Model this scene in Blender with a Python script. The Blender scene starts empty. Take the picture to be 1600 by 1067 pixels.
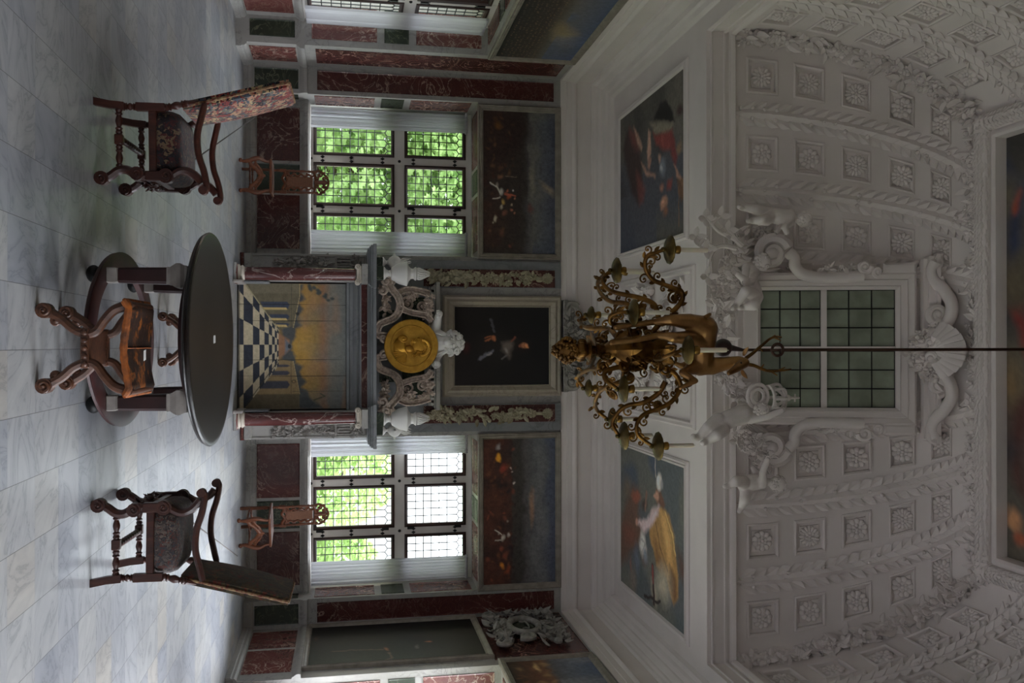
import bpy, math, random
import numpy as np
from mathutils import Vector as V3, Matrix, Euler, noise as mnoise
random.seed(7)
PI = math.pi
sin, cos = math.sin, math.cos
SC = bpy.context.scene
COL = SC.collection

# ---------------------------------------------------------------- camera geometry (photo measured as 1600x1067)
FPX = 1390.0
PITCH = math.atan(260 / FPX)
EYE = 1.65
YAW = math.atan(4.5 / FPX * math.cos(PITCH))
_Rz = Matrix.Rotation(YAW, 3, 'Z')
FWD = _Rz @ V3((0, cos(PITCH), sin(PITCH)))
UPV = _Rz @ V3((0, -sin(PITCH), cos(PITCH)))
RGT = _Rz @ V3((1, 0, 0))
EYEP = V3((0, 0, EYE))

def ray(v, u):
    return FWD * FPX + UPV * (v - 800) + RGT * (u - 533.5)
def AY(v, u, y):
    r = ray(v, u); return EYEP + r * (y / r.y)
def AZ(v, u, z):
    r = ray(v, u); return EYEP + r * ((z - EYE) / r.z)
def AX(v, u, x):
    r = ray(v, u); return EYEP + r * (x / r.x)

# room
XL, XR, YF, YB = -4.65, 4.71, 15.2, -3.5
XC = 0.03

# ---------------------------------------------------------------- mesh builder
class MB:
    def __init__(s, m=None):
        s.v = []; s.f = []; s.m = m
    def add(s, vs, fs):
        o = len(s.v)
        if s.m is not None:
            vs = [s.m @ V3(p) for p in vs]
        s.v.extend([tuple(p) for p in vs])
        s.f.extend([tuple(i + o for i in f) for f in fs])
    def box(s, x0, x1, y0, y1, z0, z1, b=0.0):
        if b > 0:
            b = min(b, (x1-x0)*.45, (y1-y0)*.45, (z1-z0)*.45)
            rings = []
            for z, i in ((z0, b), (z0+b, 0), (z1-b, 0), (z1, b)):
                c = b
                rings.append([(x0+i, y0+c+0*i, z), (x0+c, y0+i, z), (x1-c, y0+i, z), (x1-i, y0+c, z),
                              (x1-i, y1-c, z), (x1-c, y1-i, z), (x0+c, y1-i, z), (x0+i, y1-c, z)])
            s.loft(rings, True, True, True); return
        s.add([(x0,y0,z0),(x1,y0,z0),(x1,y1,z0),(x0,y1,z0),(x0,y0,z1),(x1,y0,z1),(x1,y1,z1),(x0,y1,z1)],
              [(0,3,2,1),(4,5,6,7),(0,1,5,4),(1,2,6,5),(2,3,7,6),(3,0,4,7)])
    def loft(s, rings, closed=True, cap0=False, cap1=False):
        n = len(rings[0]); vs = []; fs = []
        for r in rings: vs.extend(r)
        for i in range(len(rings)-1):
            for j in range(n if closed else n-1):
                k = (j+1) % n
                fs.append((i*n+j, i*n+k, (i+1)*n+k, (i+1)*n+j))
        if cap0: fs.append(tuple(range(n-1, -1, -1)))
        if cap1: fs.append(tuple((len(rings)-1)*n + j for j in range(n)))
        s.add(vs, fs)
    def tube(s, pts, r, n=8, closed=False, flat=1.0, ref=None):
        pts = [V3(p) for p in pts]; N = len(pts)
        rs = r if isinstance(r, (list, tuple)) else [r]*N
        if len(rs) != N:
            rs = [rs[0] + (rs[-1]-rs[0])*i/(N-1) for i in range(N)]
        tang = []
        for i in range(N):
            a = pts[i-1] if (i > 0 or closed) else pts[i]
            b = pts[(i+1) % N] if (i < N-1 or closed) else pts[i]
            t = b - a
            tang.append(t.normalized() if t.length > 1e-9 else V3((0,0,1)))
        up = V3(ref) if ref is not None else (V3((0,0,1)) if abs(tang[0].z) < .9 else V3((1,0,0)))
        nrm = (up - tang[0]*up.dot(tang[0])).normalized()
        rings = []
        for i in range(N):
            if ref is not None: nn = V3(ref)
            else: nn = nrm
            nrm = (nn - tang[i]*nn.dot(tang[i]))
            nrm = nrm.normalized() if nrm.length > 1e-6 else V3((1,0,0))
            bi = tang[i].cross(nrm)
            rings.append([pts[i] + nrm*(cos(2*PI*k/n)*rs[i]*flat) + bi*(sin(2*PI*k/n)*rs[i]) for k in range(n)])
        if closed:
            rings.append(rings[0]); s.loft(rings)
        else:
            s.loft(rings, True, True, True)
    def lathe(s, prof, n=24, c=(0,0,0), sx=1, sy=1, lobes=0, amp=0):
        rings = []
        for r, z in prof:
            ring = []
            for k in range(n):
                a = 2*PI*k/n
                rr = max(r, 1e-4) * (1 + (amp*cos(lobes*a) if lobes else 0))
                ring.append((c[0]+rr*cos(a)*sx, c[1]+rr*sin(a)*sy, c[2]+z))
            rings.append(ring)
        s.loft(rings, True, True, True)
    def turned(s, p0, p1, prof, n=10):
        """turned profile [(t, r)] along a straight segment"""
        p0 = V3(p0); p1 = V3(p1)
        s.tube([p0.lerp(p1, t) for t, r in prof], [r for t, r in prof], n)
    def sph(s, c, r, nu=10, nv=7, rot=None):
        rx, ry, rz = r if isinstance(r, (tuple, list)) else (r, r, r)
        rings = []
        c = V3(c)
        for i in range(nv+1):
            th = PI*i/nv
            th = max(.02, min(PI-.02, th))
            ring = []
            for k in range(nu):
                a = 2*PI*k/nu
                p = V3((rx*sin(th)*cos(a), ry*sin(th)*sin(a), -rz*cos(th)))
                if rot is not None: p = rot @ p
                ring.append(c + p)
            rings.append(ring)
        s.loft(rings, True, True, True)
    def prism(s, poly, f, d0, d1):
        """polygon [(u,v)] extruded from depth d0 to d1; f(u,v,w)->xyz"""
        n = len(poly)
        vs = [f(u, v, d0) for u, v in poly] + [f(u, v, d1) for u, v in poly]
        fs = [tuple(range(n-1, -1, -1)), tuple(range(n, 2*n))]
        fs += [(i, (i+1) % n, n+(i+1) % n, n+i) for i in range(n)]
        s.add(vs, fs)
    def nest(s, rings, f, cap=True, cap0=False):
        """nested rectangles (u0,v0,u1,v1,w) joined ring to ring"""
        R = [[f(a,b,w), f(c,b,w), f(c,d,w), f(a,d,w)] for a,b,c,d,w in rings]
        s.loft(R, True, cap0, cap)
    def grid(s, f, nu, nv):
        vs = [f(i/nu, j/nv) for j in range(nv+1) for i in range(nu+1)]
        fs = [(j*(nu+1)+i, j*(nu+1)+i+1, (j+1)*(nu+1)+i+1, (j+1)*(nu+1)+i) for j in range(nv) for i in range(nu)]
        s.add(vs, fs)
    def build(s, name, mat, parent=None, smooth=40, loc=None, rot=None):
        me = bpy.data.meshes.new(name)
        me.from_pydata(s.v, [], s.f)
        me.validate()
        import bmesh
        bm = bmesh.new(); bm.from_mesh(me)
        bmesh.ops.recalc_face_normals(bm, faces=bm.faces)
        bm.to_mesh(me); bm.free()
        if smooth:
            me.shade_smooth()
            me.set_sharp_from_angle(angle=math.radians(smooth))
        if mat: me.materials.append(mat)
        o = bpy.data.objects.new(name, me)
        COL.objects.link(o)
        if parent is not None: o.parent = parent
        if loc is not None: o.location = loc
        if rot is not None: o.rotation_euler = rot
        return o

def thing(name, label, cat, loc=(0,0,0), rz=0, group=None, parent=None):
    o = bpy.data.objects.new(name, None); COL.objects.link(o)
    o.empty_display_size = .1
    o.location = loc; o.rotation_euler = (0, 0, rz)
    return tag(o, label, cat, group)
def tag(o, label, cat, group=None):
    o['label'] = label; o['category'] = cat
    if group: o['group'] = group
    return o
def struct(o):
    o['kind'] = 'structure'; return o
def lab(o, label):
    o['label'] = label; return o
def clone(o, parent=None):
    c = o.copy(); COL.objects.link(c)
    if parent is not None: c.parent = parent
    for ch in list(o.children): clone(ch, c)
    return c

def bez(pts, n=8, closed=False):
    """Catmull-Rom through pts"""
    P = [V3(p) for p in pts]; out = []
    N = len(P)
    for i in range(N if closed else N-1):
        if closed:
            a, b, c, d = P[i-1], P[i], P[(i+1) % N], P[(i+2) % N]
        else:
            a = P[i-1] if i > 0 else P[0]*2-P[1]
            b = P[i]; c = P[i+1]
            d = P[i+2] if i+2 < N else P[-1]*2-P[-2]
        for k in range(n):
            t = k/n
            out.append(((b*2) + (c-a)*t + (a*2-b*5+c*4-d)*t*t + (b*3-a-c*3+d)*t*t*t)*.5)
    if not closed: out.append(P[-1])
    return out

# planes: (u,v,w) -> world; w comes out of the wall towards the room
def far(y):   return lambda u, v, w: (u, y-w, v)
def lft(x):   return lambda u, v, w: (x+w, u, v)
def rgt(x):   return lambda u, v, w: (x-w, u, v)
def soff(z):  return lambda u, v, w: (u, v, z-w)

# ---------------------------------------------------------------- ornament vocabulary
def spiral(mb, c, u, v, r0, turns, th, start=0, hand=1, n=26, flat=1.0, r1=.12):
    c, u, v = V3(c), V3(u), V3(v)
    pts, rs = [], []
    for i in range(n+1):
        t = i/n; a = start + hand*2*PI*turns*t; r = r0*(1-(1-r1)*t)
        pts.append(c + u*(r*cos(a)) + v*(r*sin(a))); rs.append(th*(1-.45*t))
    mb.tube(pts, rs, 7, flat=flat)
    mb.sph(c, th*1.15, 8, 6)

def frame_of(nrm):
    n = V3(nrm).normalized()
    t = V3((0,0,1)) if abs(n.z) < .9 else V3((0,1,0))
    a = t.cross(n).normalized(); b = n.cross(a)
    return Matrix((a, b, n)).transposed()      # columns

def leaf(mb, c, d, nrm, L, W, curl=.3, fold=.2, n=4):
    """one pointed leaf lying along d on a surface with normal nrm"""
    c, d, nn = V3(c), V3(d).normalized(), V3(nrm).normalized()
    s = d.cross(nn).normalized()
    vs, fs = [], []
    for i in range(n+1):
        t = i/n
        w = W*math.sin(PI*min(1, t*.85+.12))**.8 * (1 if t < .99 else .05)
        h = curl*L*t*t
        m = c + d*(L*t) + nn*h
        vs += [m - s*w - nn*fold*w, m + nn*fold*w*.6, m + s*w - nn*fold*w]
    for i in range(n):
        a = i*3
        fs += [(a, a+1, a+4, a+3), (a+1, a+2, a+5, a+4)]
    k = len(vs)
    vs2 = [p - nn*.25*W for p in vs]
    fs2 = [tuple(k+i for i in reversed(f)) for f in fs]
    rim = []
    for i in range(n):
        a = i*3
        rim += [(a+3, k+a+3, k+a, a), (a+2, k+a+2, k+a+5, a+5)]
    rim += [(0, k, k+1, 1), (1, k+1, k+2, 2)]
    mb.add(vs+vs2, fs+fs2+rim)

def flower(mb, c, nrm, r, petals=6, seed=0):
    R = frame_of(nrm); c = V3(c)
    for k in range(petals):
        a = 2*PI*k/petals + seed
        p = R @ V3((cos(a)*r*.58, sin(a)*r*.58, r*.12))
        rot = R @ Matrix.Rotation(a, 3, 'Z') @ Matrix.Rotation(-.35, 3, 'Y')
        mb.sph(c+p, (r*.48, r*.32, r*.14), 7, 5, rot)
    mb.sph(c + R @ V3((0,0,r*.2)), r*.24, 7, 5)

def rosette(mb, c, nrm, r, seed=0):
    R = frame_of(nrm); c = V3(c); k8 = 10 + 3*(seed % 3)
    mb.sph(c, (r*.9, r*.9, r*.17), 20, 6, R)
    for k in range(k8):
        a = 2*PI*k/k8 + seed
        rot = R @ Matrix.Rotation(a, 3, 'Z')
        mb.sph(c + R @ V3((cos(a)*r*.68, sin(a)*r*.68, r*.10)), (r*.34, r*(.3 if k8 < 12 else .2), r*.2), 6, 5, rot)
    for k in range(6):
        a = 2*PI*k/6
        rot = R @ Matrix.Rotation(a, 3, 'Z')
        mb.sph(c + R @ V3((cos(a)*r*.32, sin(a)*r*.32, r*.2)), (r*.22, r*.16, r*.12), 6, 4, rot)
    mb.sph(c + R @ V3((0,0,r*.28)), r*.17, 7, 5)

def foliage(mb, pts, nrm, spread, size, count, rng):
    """leaves and blossoms strewn along a polyline, standing off a surface"""
    P = [V3(p) for p in pts]; nn = V3(nrm).normalized()
    R = frame_of(nn)
    for i in range(count):
        t = rng.random()*(len(P)-1); k = min(int(t), len(P)-2)
        q = P[k].lerp(P[k+1], t-k)
        off = R @ V3((rng.uniform(-1,1)*spread, rng.uniform(-1,1)*spread, rng.uniform(0, .6)*spread))
        a = rng.uniform(0, 2*PI); s = size*rng.uniform(.6, 1.25)
        if rng.random() < .3:
            flower(mb, q+off, nn + R @ V3((rng.uniform(-.6,.6), rng.uniform(-.6,.6), 0)), s*.55, 5, a)
        elif rng.random() < .2:
            mb.sph(q+off, s*.32, 7, 5)
        else:
            d = R @ V3((cos(a), sin(a), rng.uniform(-.1,.5)))
            leaf(mb, q+off, d, nn + R @ V3((rng.uniform(-.5,.5), rng.uniform(-.5,.5), 0)), s*1.1, s*.33, .25, .3, 3)

def skin_fig(name, nodes, edges, root, mat, parent=None, vox=.011, extra=None):
    """one continuous body: tapered limbs between joints fused into a single skin; nodes {key: (pos, r, r)}"""
    mb = MB()
    for k, nd in nodes.items(): mb.sph(nd[0], nd[1], 14, 9)
    for a, b in edges:
        pa, pb = V3(nodes[a][0]), V3(nodes[b][0]); ra, rb = nodes[a][1], nodes[b][1]
        mb.tube([pa.lerp(pb, k/5) for k in range(6)], [ra+(rb-ra)*(k/5) for k in range(6)], 14)
    if extra: extra(mb)
    o = mb.build(name, mat, None, smooth=0)
    rm = o.modifiers.new('fuse', 'REMESH'); rm.mode = 'VOXEL'; rm.voxel_size = vox
    sm = o.modifiers.new('relax', 'SMOOTH'); sm.factor = .5; sm.iterations = 7
    dg = bpy.context.evaluated_depsgraph_get()
    m2 = bpy.data.meshes.new_from_object(o.evaluated_get(dg), depsgraph=dg)
    o.modifiers.clear(); o.data = m2; m2.name = name
    if not m2.materials: m2.materials.append(mat)
    m2.shade_smooth()
    if parent is not None: o.parent = parent
    return o
# ---------------------------------------------------------------- materials
def srgb(r, g=None, b=None):
    if g is None: r, g, b = r
    f = lambda c: ((c/255)/12.92 if c/255 <= .04045 else ((c/255+.055)/1.055)**2.4)
    return (f(r), f(g), f(b), 1)

class NT:
    def __init__(s, name):
        s.m = bpy.data.materials.new(name); s.m.use_nodes = True
        s.t = s.m.node_tree; s.b = s.t.nodes['Principled BSDF']
        s.co = None
    def n(s, typ, **kw):
        x = s.t.nodes.new(typ)
        for k, v in kw.items():
            if hasattr(x, k) and k not in ('color',): setattr(x, k, v)
            else: x.inputs[k].default_value = v
        return x
    def l(s, a, b): s.t.links.new(a, b); return s
    def obj(s):
        if s.co is None: s.co = s.n('ShaderNodeTexCoord').outputs['Object']
        return s.co
    def mapped(s, sc=(1,1,1), rot=(0,0,0)):
        mp = s.n('ShaderNodeMapping'); s.l(s.obj(), mp.inputs['Vector'])
        mp.inputs['Scale'].default_value = sc; mp.inputs['Rotation'].default_value = rot
        return mp.outputs[0]
    def noise(s, scale, detail=3, rough=.5, dist=0, vec=None):
        x = s.n('ShaderNodeTexNoise'); x.inputs['Scale'].default_value = scale
        x.inputs['Detail'].default_value = detail; x.inputs['Roughness'].default_value = rough
        x.inputs['Distortion'].default_value = dist
        s.l(vec if vec is not None else s.obj(), x.inputs['Vector'])
        return x.outputs['Fac']
    def ramp(s, fac, stops, interp='LINEAR'):
        r = s.n('ShaderNodeValToRGB'); r.color_ramp.interpolation = interp
        e = r.color_ramp.elements
        while len(e) < len(stops): e.new(.5)
        for el, (p, c) in zip(e, stops):
            el.position = p; el.color = c if len(c) == 4 else (*c, 1)
        s.l(fac, r.inputs[0]); return r.outputs[0]
    def mix(s, fac, a, b, mode='MIX'):
        x = s.n('ShaderNodeMix', data_type='RGBA', blend_type=mode)
        for sock, val in ((x.inputs[0], fac), (x.inputs[6], a), (x.inputs[7], b)):
            if isinstance(val, (int, float)): sock.default_value = val
            elif isinstance(val, tuple): sock.default_value = val
            else: s.l(val, sock)
        return x.outputs[2]
    def math(s, op, a, b=0.0):
        x = s.n('ShaderNodeMath', operation=op)
        for sock, val in ((x.inputs[0], a), (x.inputs[1], b)):
            if isinstance(val, (int, float)): sock.default_value = val
            else: s.l(val, sock)
        return x.outputs[0]
    def base(s, c):
        if isinstance(c, tuple): s.b.inputs['Base Color'].default_value = c
        else: s.l(c, s.b.inputs['Base Color'])
    def bump(s, h, strength=.3, dist=.01):
        b = s.n('ShaderNodeBump'); b.inputs['Strength'].default_value = strength
        b.inputs['Distance'].default_value = dist
        s.l(h, b.inputs['Height']); s.l(b.outputs[0], s.b.inputs['Normal'])
    def set(s, rough=.5, metal=0, **kw):
        s.b.inputs['Roughness'].default_value = rough; s.b.inputs['Metallic'].default_value = metal
        for k, v in kw.items(): s.b.inputs[k].default_value = v
        return s.m

def plain(name, c, rough=.6, metal=0, c2=None, scale=4, bump=0, bscale=20, **kw):
    t = NT(name); c = srgb(*c)
    if c2 is not None:
        t.base(t.ramp(t.noise(scale, 4), [(.35, c), (.65, srgb(*c2))]))
    else: t.base(c)
    if bump: t.bump(t.noise(bscale, 3), bump, .01)
    return t.set(rough, metal, **kw)

def marble(name, c1, c2, vein, sc=2.0, vw=.03, vs=3.0, dist=2.5, rough=.3, amt=1.0, mapsc=(1,1,1), rot=(0,0,0), vein2=None):
    t = NT(name)
    vec = t.mapped(mapsc, rot)
    basec = t.ramp(t.noise(sc, 5, .6, .6, vec), [(.3, srgb(*c1)), (.7, srgb(*c2))])
    n1 = t.noise(vs, 6, .55, dist, vec)
    ridge = t.math('ABSOLUTE', t.math('SUBTRACT', n1, .5))
    msk = t.ramp(ridge, [(0, (amt,)*3), (vw, (0,)*3)])
    patch = t.ramp(t.noise(sc*.9, 2, .5, 0, vec), [(.4, (.15,)*3), (.6, (1,)*3)])
    msk = t.math('MULTIPLY', msk, patch)
    col = t.mix(msk, basec, srgb(*vein))
    if vein2:
        n2 = t.noise(vs*2.3, 5, .6, dist*1.5, vec)
        r2 = t.ramp(t.math('ABSOLUTE', t.math('SUBTRACT', n2, .47)), [(0, (.5,)*3), (vw*.6, (0,)*3)])
        col = t.mix(r2, col, srgb(*vein2))
    t.base(col)
    return t.set(rough)

MT = {}
MT['plaster'] = plain('painted_plaster', (226, 217, 213), .75, c2=(217, 208, 204), scale=1.2, bump=.05, bscale=40)
MT['stucco'] = plain('white_stucco', (228, 219, 215), .8, c2=(219, 210, 206), scale=3, bump=.12, bscale=60)
MT['whitewood'] = plain('white_painted_wood', (222, 216, 210), .55, c2=(212, 206, 200), scale=2)
MT['statuary'] = plain('white_statuary_plaster', (226, 222, 219), .55, bump=.05, bscale=50)
MT['graymarble'] = marble('grey_marble', (172, 168, 163), (150, 147, 142), (112, 110, 107), 1.3, .035, 2.2, 2.2, .38, .6, rot=(.4,.6,.3))
MT['graymarble2'] = marble('dark_grey_marble', (136, 137, 139), (114, 115, 118), (86, 87, 90), 1.3, .05, 2.0, 2.0, .3, .5)
MT['redmarble'] = marble('red_veined_marble', (90, 46, 44), (68, 34, 33), (196, 168, 150), 1.2, .022, 1.7, 3.2, .22, .85, rot=(.5,.7,.2), vein2=(150, 104, 84))
MT['redpale'] = marble('pale_red_veined_marble', (116, 68, 64), (96, 54, 51), (206, 184, 168), 1.2, .03, 2.0, 3.4, .24, .9, rot=(.3,.5,.9), vein2=(170, 128, 108))
MT['greenmarble'] = marble('green_marble', (58, 66, 52), (42, 50, 42), (130, 134, 108), 1.5, .02, 2.2, 2.6, .25, .7, rot=(.2,.9,.4))
MT['colmarble'] = marble('red_column_marble', (98, 56, 53), (74, 41, 40), (206, 186, 176), .9, .014, .85, .5, .16, .9, mapsc=(2.2,2.2,1.5), rot=(.5,.85,.3), vein2=(150,112,104))
MT['creammarble'] = marble('warm_frame_marble', (178, 166, 150), (158, 147, 133), (120, 108, 96), 1.4, .03, 2.6, 2.2, .38, .6, rot=(.4,.6,.3))
MT['framemarble'] = plain('grey_stone_frame', (150, 140, 128), .5, c2=(128, 120, 110), scale=9, bump=.1, bscale=30)
MT['scrollstone'] = plain('pinkish_carved_stone', (206, 186, 172), .7, c2=(160, 143, 132), scale=26, bump=.5, bscale=55)
MT['festoon'] = plain('pale_olive_carved_stone', (172, 162, 138), .7, c2=(146, 136, 112), scale=12, bump=.2, bscale=40)
MT['greystucco'] = plain('grey_carved_stone', (158, 152, 146), .75, c2=(130, 125, 120), scale=14, bump=.3, bscale=40)
MT['ivory'] = plain('ivory_stone', (214, 204, 190), .5, c2=(198, 186, 172), scale=10)
MT['gold'] = plain('gilded_bronze', (214, 160, 58), .4, .6, c2=(178, 124, 36), scale=6, bump=.08, bscale=50)
MT['gildfield'] = plain('gilded_field', (214, 164, 62), .5, .45, c2=(186, 136, 44), scale=9)
MT['bronze'] = plain('aged_gilt_bronze', (146, 104, 50), .36, .88, c2=(86, 58, 28), scale=9, bump=.15, bscale=30)
MT['bronzestag'] = plain('golden_bronze', (178, 136, 86), .33, .88, c2=(128, 90, 54), scale=5, bump=.12, bscale=24)
MT['bronzepan'] = plain('greenish_bronze', (112, 92, 48), .4, .85, c2=(74, 62, 34), scale=10, bump=.1, bscale=30)
MT['socketgold'] = plain('dull_gold', (158, 118, 52), .38, .8, c2=(110, 80, 36), scale=12)
MT['iron'] = plain('dark_iron_rod', (70, 46, 34), .45, .6)
MT['black'] = plain('black_iron', (18, 16, 16), .5, .3)
MT['lead'] = plain('lead_came', (52, 54, 56), .6, .3)
MT['candle'] = plain('ivory_candle', (226, 214, 196), .5, **{'Subsurface Weight': .1})
MT['sash'] = plain('dark_brown_sash_paint', (40, 22, 18), .4, c2=(58, 28, 20), scale=3)
MT['mahogany'] = plain('dark_mahogany', (58, 29, 28), .34, c2=(42, 22, 21), scale=5, bump=.05, bscale=30)
MT['mahoganyred'] = plain('reddish_mahogany', (72, 36, 34), .5, c2=(52, 25, 25), scale=5, bump=.05, bscale=30)
MT['stonegrey'] = plain('grey_stone_block', (168, 160, 154), .5, c2=(146, 138, 132), scale=10)

def wood(name, c1, c2, rough=.4, sc=(6, 6, 1.2), bump=.1):
    t = NT(name)
    n = t.noise(4, 5, .6, 1.2, t.mapped(sc))
    t.base(t.ramp(n, [(.3, srgb(*c1)), (.7, srgb(*c2))])); t.bump(n, bump, .004)
    return t.set(rough)
MT['tabletop'] = wood('dark_tabletop_wood', (38, 31, 27), (25, 21, 19), .34, (5, .7, 5), .04)
MT['chairwood'] = wood('red_brown_chair_wood', (82, 40, 29), (52, 25, 20), .38)
MT['chairwood2'] = wood('dark_brown_chair_wood', (78, 42, 32), (48, 25, 21), .36)
MT['stoolwood'] = wood('worn_walnut', (104, 64, 42), (58, 35, 26), .45)
MT['carvedwood'] = wood('carved_orange_brown_wood', (130, 74, 44), (88, 48, 29), .45)
MT['cane'] = plain('woven_cane', (138, 92, 66), .6, c2=(112, 72, 50), scale=80, bump=.5, bscale=120)

def tapestry(name, stops, sc=11, dist=1.6):
    t = NT(name)
    n = t.noise(sc*.6, 3, .6, 0)
    mp = t.mapped()
    add = t.n('ShaderNodeVectorMath', operation='ADD')
    nc = t.n('ShaderNodeTexNoise'); nc.inputs['Scale'].default_value = sc*.7; t.l(mp, nc.inputs['Vector'])
    scl = t.n('ShaderNodeVectorMath', operation='SCALE'); scl.inputs['Scale'].default_value = .16*dist
    t.l(nc.outputs['Color'], scl.inputs[0]); t.l(mp, add.inputs[0]); t.l(scl.outputs[0], add.inputs[1])
    vo = t.n('ShaderNodeTexVoronoi'); vo.inputs['Scale'].default_value = sc
    t.l(add.outputs[0], vo.inputs['Vector'])
    sep = t.n('ShaderNodeSeparateColor'); t.l(vo.outputs['Color'], sep.inputs[0])
    k = len(stops)
    col = t.ramp(sep.outputs[0], [(i/k, srgb(*c)) for i, c in enumerate(stops)], 'CONSTANT')
    fine = t.ramp(t.noise(sc*9, 2), [(.3, (.55,)*3), (.7, (1.1,)*3)])
    t.base(t.mix(1.0, col, fine, 'MULTIPLY'))
    t.bump(t.noise(sc*12, 2), .5, .006)
    return t.set(.95, **{'Sheen Weight': .15})
MT['tapered'] = tapestry('red_and_cream_tapestry', [(128,44,42),(30,26,34),(196,170,126),(74,84,96),(142,52,46),(186,140,112),(24,22,28),(104,108,96)], 24)
MT['tapseat'] = tapestry('dark_red_tapestry', [(70,30,32),(34,26,30),(120,98,74),(52,40,42),(84,36,34),(46,42,48)], 26)
MT['taperdark'] = tapestry('dark_green_floral_tapestry', [(78,62,42),(60,54,40),(108,86,56),(56,44,34),(92,74,50),(70,58,44),(82,76,60),(112,52,38),(70,58,44)], 22)
MT['tapseat2'] = tapestry('grey_brown_tapestry', [(76,66,64),(98,88,82),(58,48,46),(118,104,94),(98,56,48),(66,64,70)], 34)
MT['fringe'] = plain('floral_trim', (150, 128, 92), .9, c2=(96, 36, 30), scale=40)

def leather():
    t = NT('worn_leather')
    n = t.noise(5, 8, .7, .5); n2 = t.noise(26, 6, .7)
    f = t.math('ADD', t.math('MULTIPLY', n, .7), t.math('MULTIPLY', n2, .35))
    t.base(t.ramp(f, [(.42, srgb(36, 26, 23)), (.54, srgb(56, 36, 26)), (.6, srgb(150, 84, 30)), (.72, srgb(186, 104, 34))]))
    t.bump(n2, .4, .004)
    return t.set(.5)
MT['leather'] = leather()
MT['leatheredge'] = plain('bare_orange_leather', (186, 100, 34), .65, c2=(96, 54, 28), scale=14, bump=.3, bscale=40)
MT['paper'] = plain('white_paper_tag', (236, 234, 230), .7)
MT['bark'] = plain('tree_bark', (86, 66, 50), .9, c2=(56, 44, 34), scale=6, bump=.5, bscale=12)

def floor_mat():
    t = NT('marble_floor_tiles')
    mp = t.n('ShaderNodeMapping'); t.l(t.obj(), mp.inputs['Vector'])
    mp.inputs['Location'].default_value = (-.028/.342, 0, 0); mp.inputs['Scale'].default_value = (1/.342, 1/.40, 1)
    sep = t.n('ShaderNodeSeparateXYZ'); t.l(mp.outputs[0], sep.inputs[0])
    fx = t.math('FLOOR', sep.outputs[0]); fy = t.math('FLOOR', sep.outputs[1])
    cb = t.n('ShaderNodeCombineXYZ'); t.l(fx, cb.inputs[0]); t.l(fy, cb.inputs[1])
    wn = t.n('ShaderNodeTexWhiteNoise', noise_dimensions='3D'); t.l(cb.outputs[0], wn.inputs['Vector'])
    tone = t.ramp(wn.outputs['Value'], [(0, srgb(164, 166, 172)), (.3, srgb(173, 174, 178)), (.55, srgb(181, 181, 182)), (.85, srgb(187, 186, 184)), (1, srgb(188, 183, 176))])
    # veins, oriented per tile
    rotv = t.n('ShaderNodeVectorRotate', rotation_type='Z_AXIS')
    t.l(t.obj(), rotv.inputs['Vector']); t.l(t.math('MULTIPLY', t.math('SUBTRACT', wn.outputs['Value'], .5), 2.8), rotv.inputs['Angle'])
    off = t.n('ShaderNodeVectorMath', operation='MULTIPLY_ADD')
    t.l(wn.outputs['Color'], off.inputs[0]); off.inputs[1].default_value = (9, 9, 9); t.l(rotv.outputs[0], off.inputs[2])
    mp2 = t.n('ShaderNodeMapping'); mp2.inputs['Scale'].default_value = (2.4, 4.2, 1); t.l(off.outputs[0], mp2.inputs['Vector'])
    n = t.noise(.9, 5, .58, 1.0, mp2.outputs[0])
    vein = t.ramp(t.math('ABSOLUTE', t.math('SUBTRACT', n, .5)), [(0, (.60,.61,.63)), (.02, (.84,.845,.86)), (.13, (1,1,1))])
    col = t.mix(.85, tone, vein, 'MULTIPLY')
    col = t.mix(.5, col, t.ramp(t.noise(.9, 4), [(.3, (.74,.735,.73)), (.7, (.94,.93,.92))]), 'MULTIPLY')
    def edge(o, w):
        fr = t.math('FRACT', o); d = t.math('MINIMUM', fr, t.math('SUBTRACT', 1.0, fr))
        return t.math('LESS_THAN', d, w)
    gx = edge(sep.outputs[0], .006)
    gy = t.math('MULTIPLY', edge(sep.outputs[1], .004), .25)
    t.base(t.mix(t.math('MULTIPLY', t.math('MAXIMUM', gx, gy), .8), col, srgb(86, 82, 80)))
    rg = t.ramp(t.noise(2.5, 4), [(.3, (.30,)*3), (.7, (.40,)*3)])
    t.l(rg, t.b.inputs['Roughness'])
    t.b.inputs['Specular IOR Level'].default_value = .4
    return t.m
MT['floor'] = floor_mat()

def glass_mat(name, tint=(1, 1, 1), refl=1.0, rough=.03):
    t = NT(name); nt = t.t
    tr = t.n('ShaderNodeBsdfTransparent'); tr.inputs['Color'].default_value = (*tint, 1)
    gl = t.n('ShaderNodeBsdfGlossy'); gl.inputs['Roughness'].default_value = rough
    fr = t.n('ShaderNodeFresnel'); fr.inputs['IOR'].default_value = 1.45
    mx = t.n('ShaderNodeMixShader')
    t.l(t.math('MULTIPLY', fr.outputs[0], refl), mx.inputs[0]); t.l(tr.outputs[0], mx.inputs[1]); t.l(gl.outputs[0], mx.inputs[2])
    t.l(mx.outputs[0], nt.nodes['Material Output'].inputs['Surface'])
    return t.m
MT['glass'] = glass_mat('leaded_window_glass', (.93, .96, .93))
MT['blindglass'] = plain('dull_green_glass', (150, 158, 140), .32, c2=(122, 128, 112), scale=3, bump=.06, bscale=6)

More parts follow.
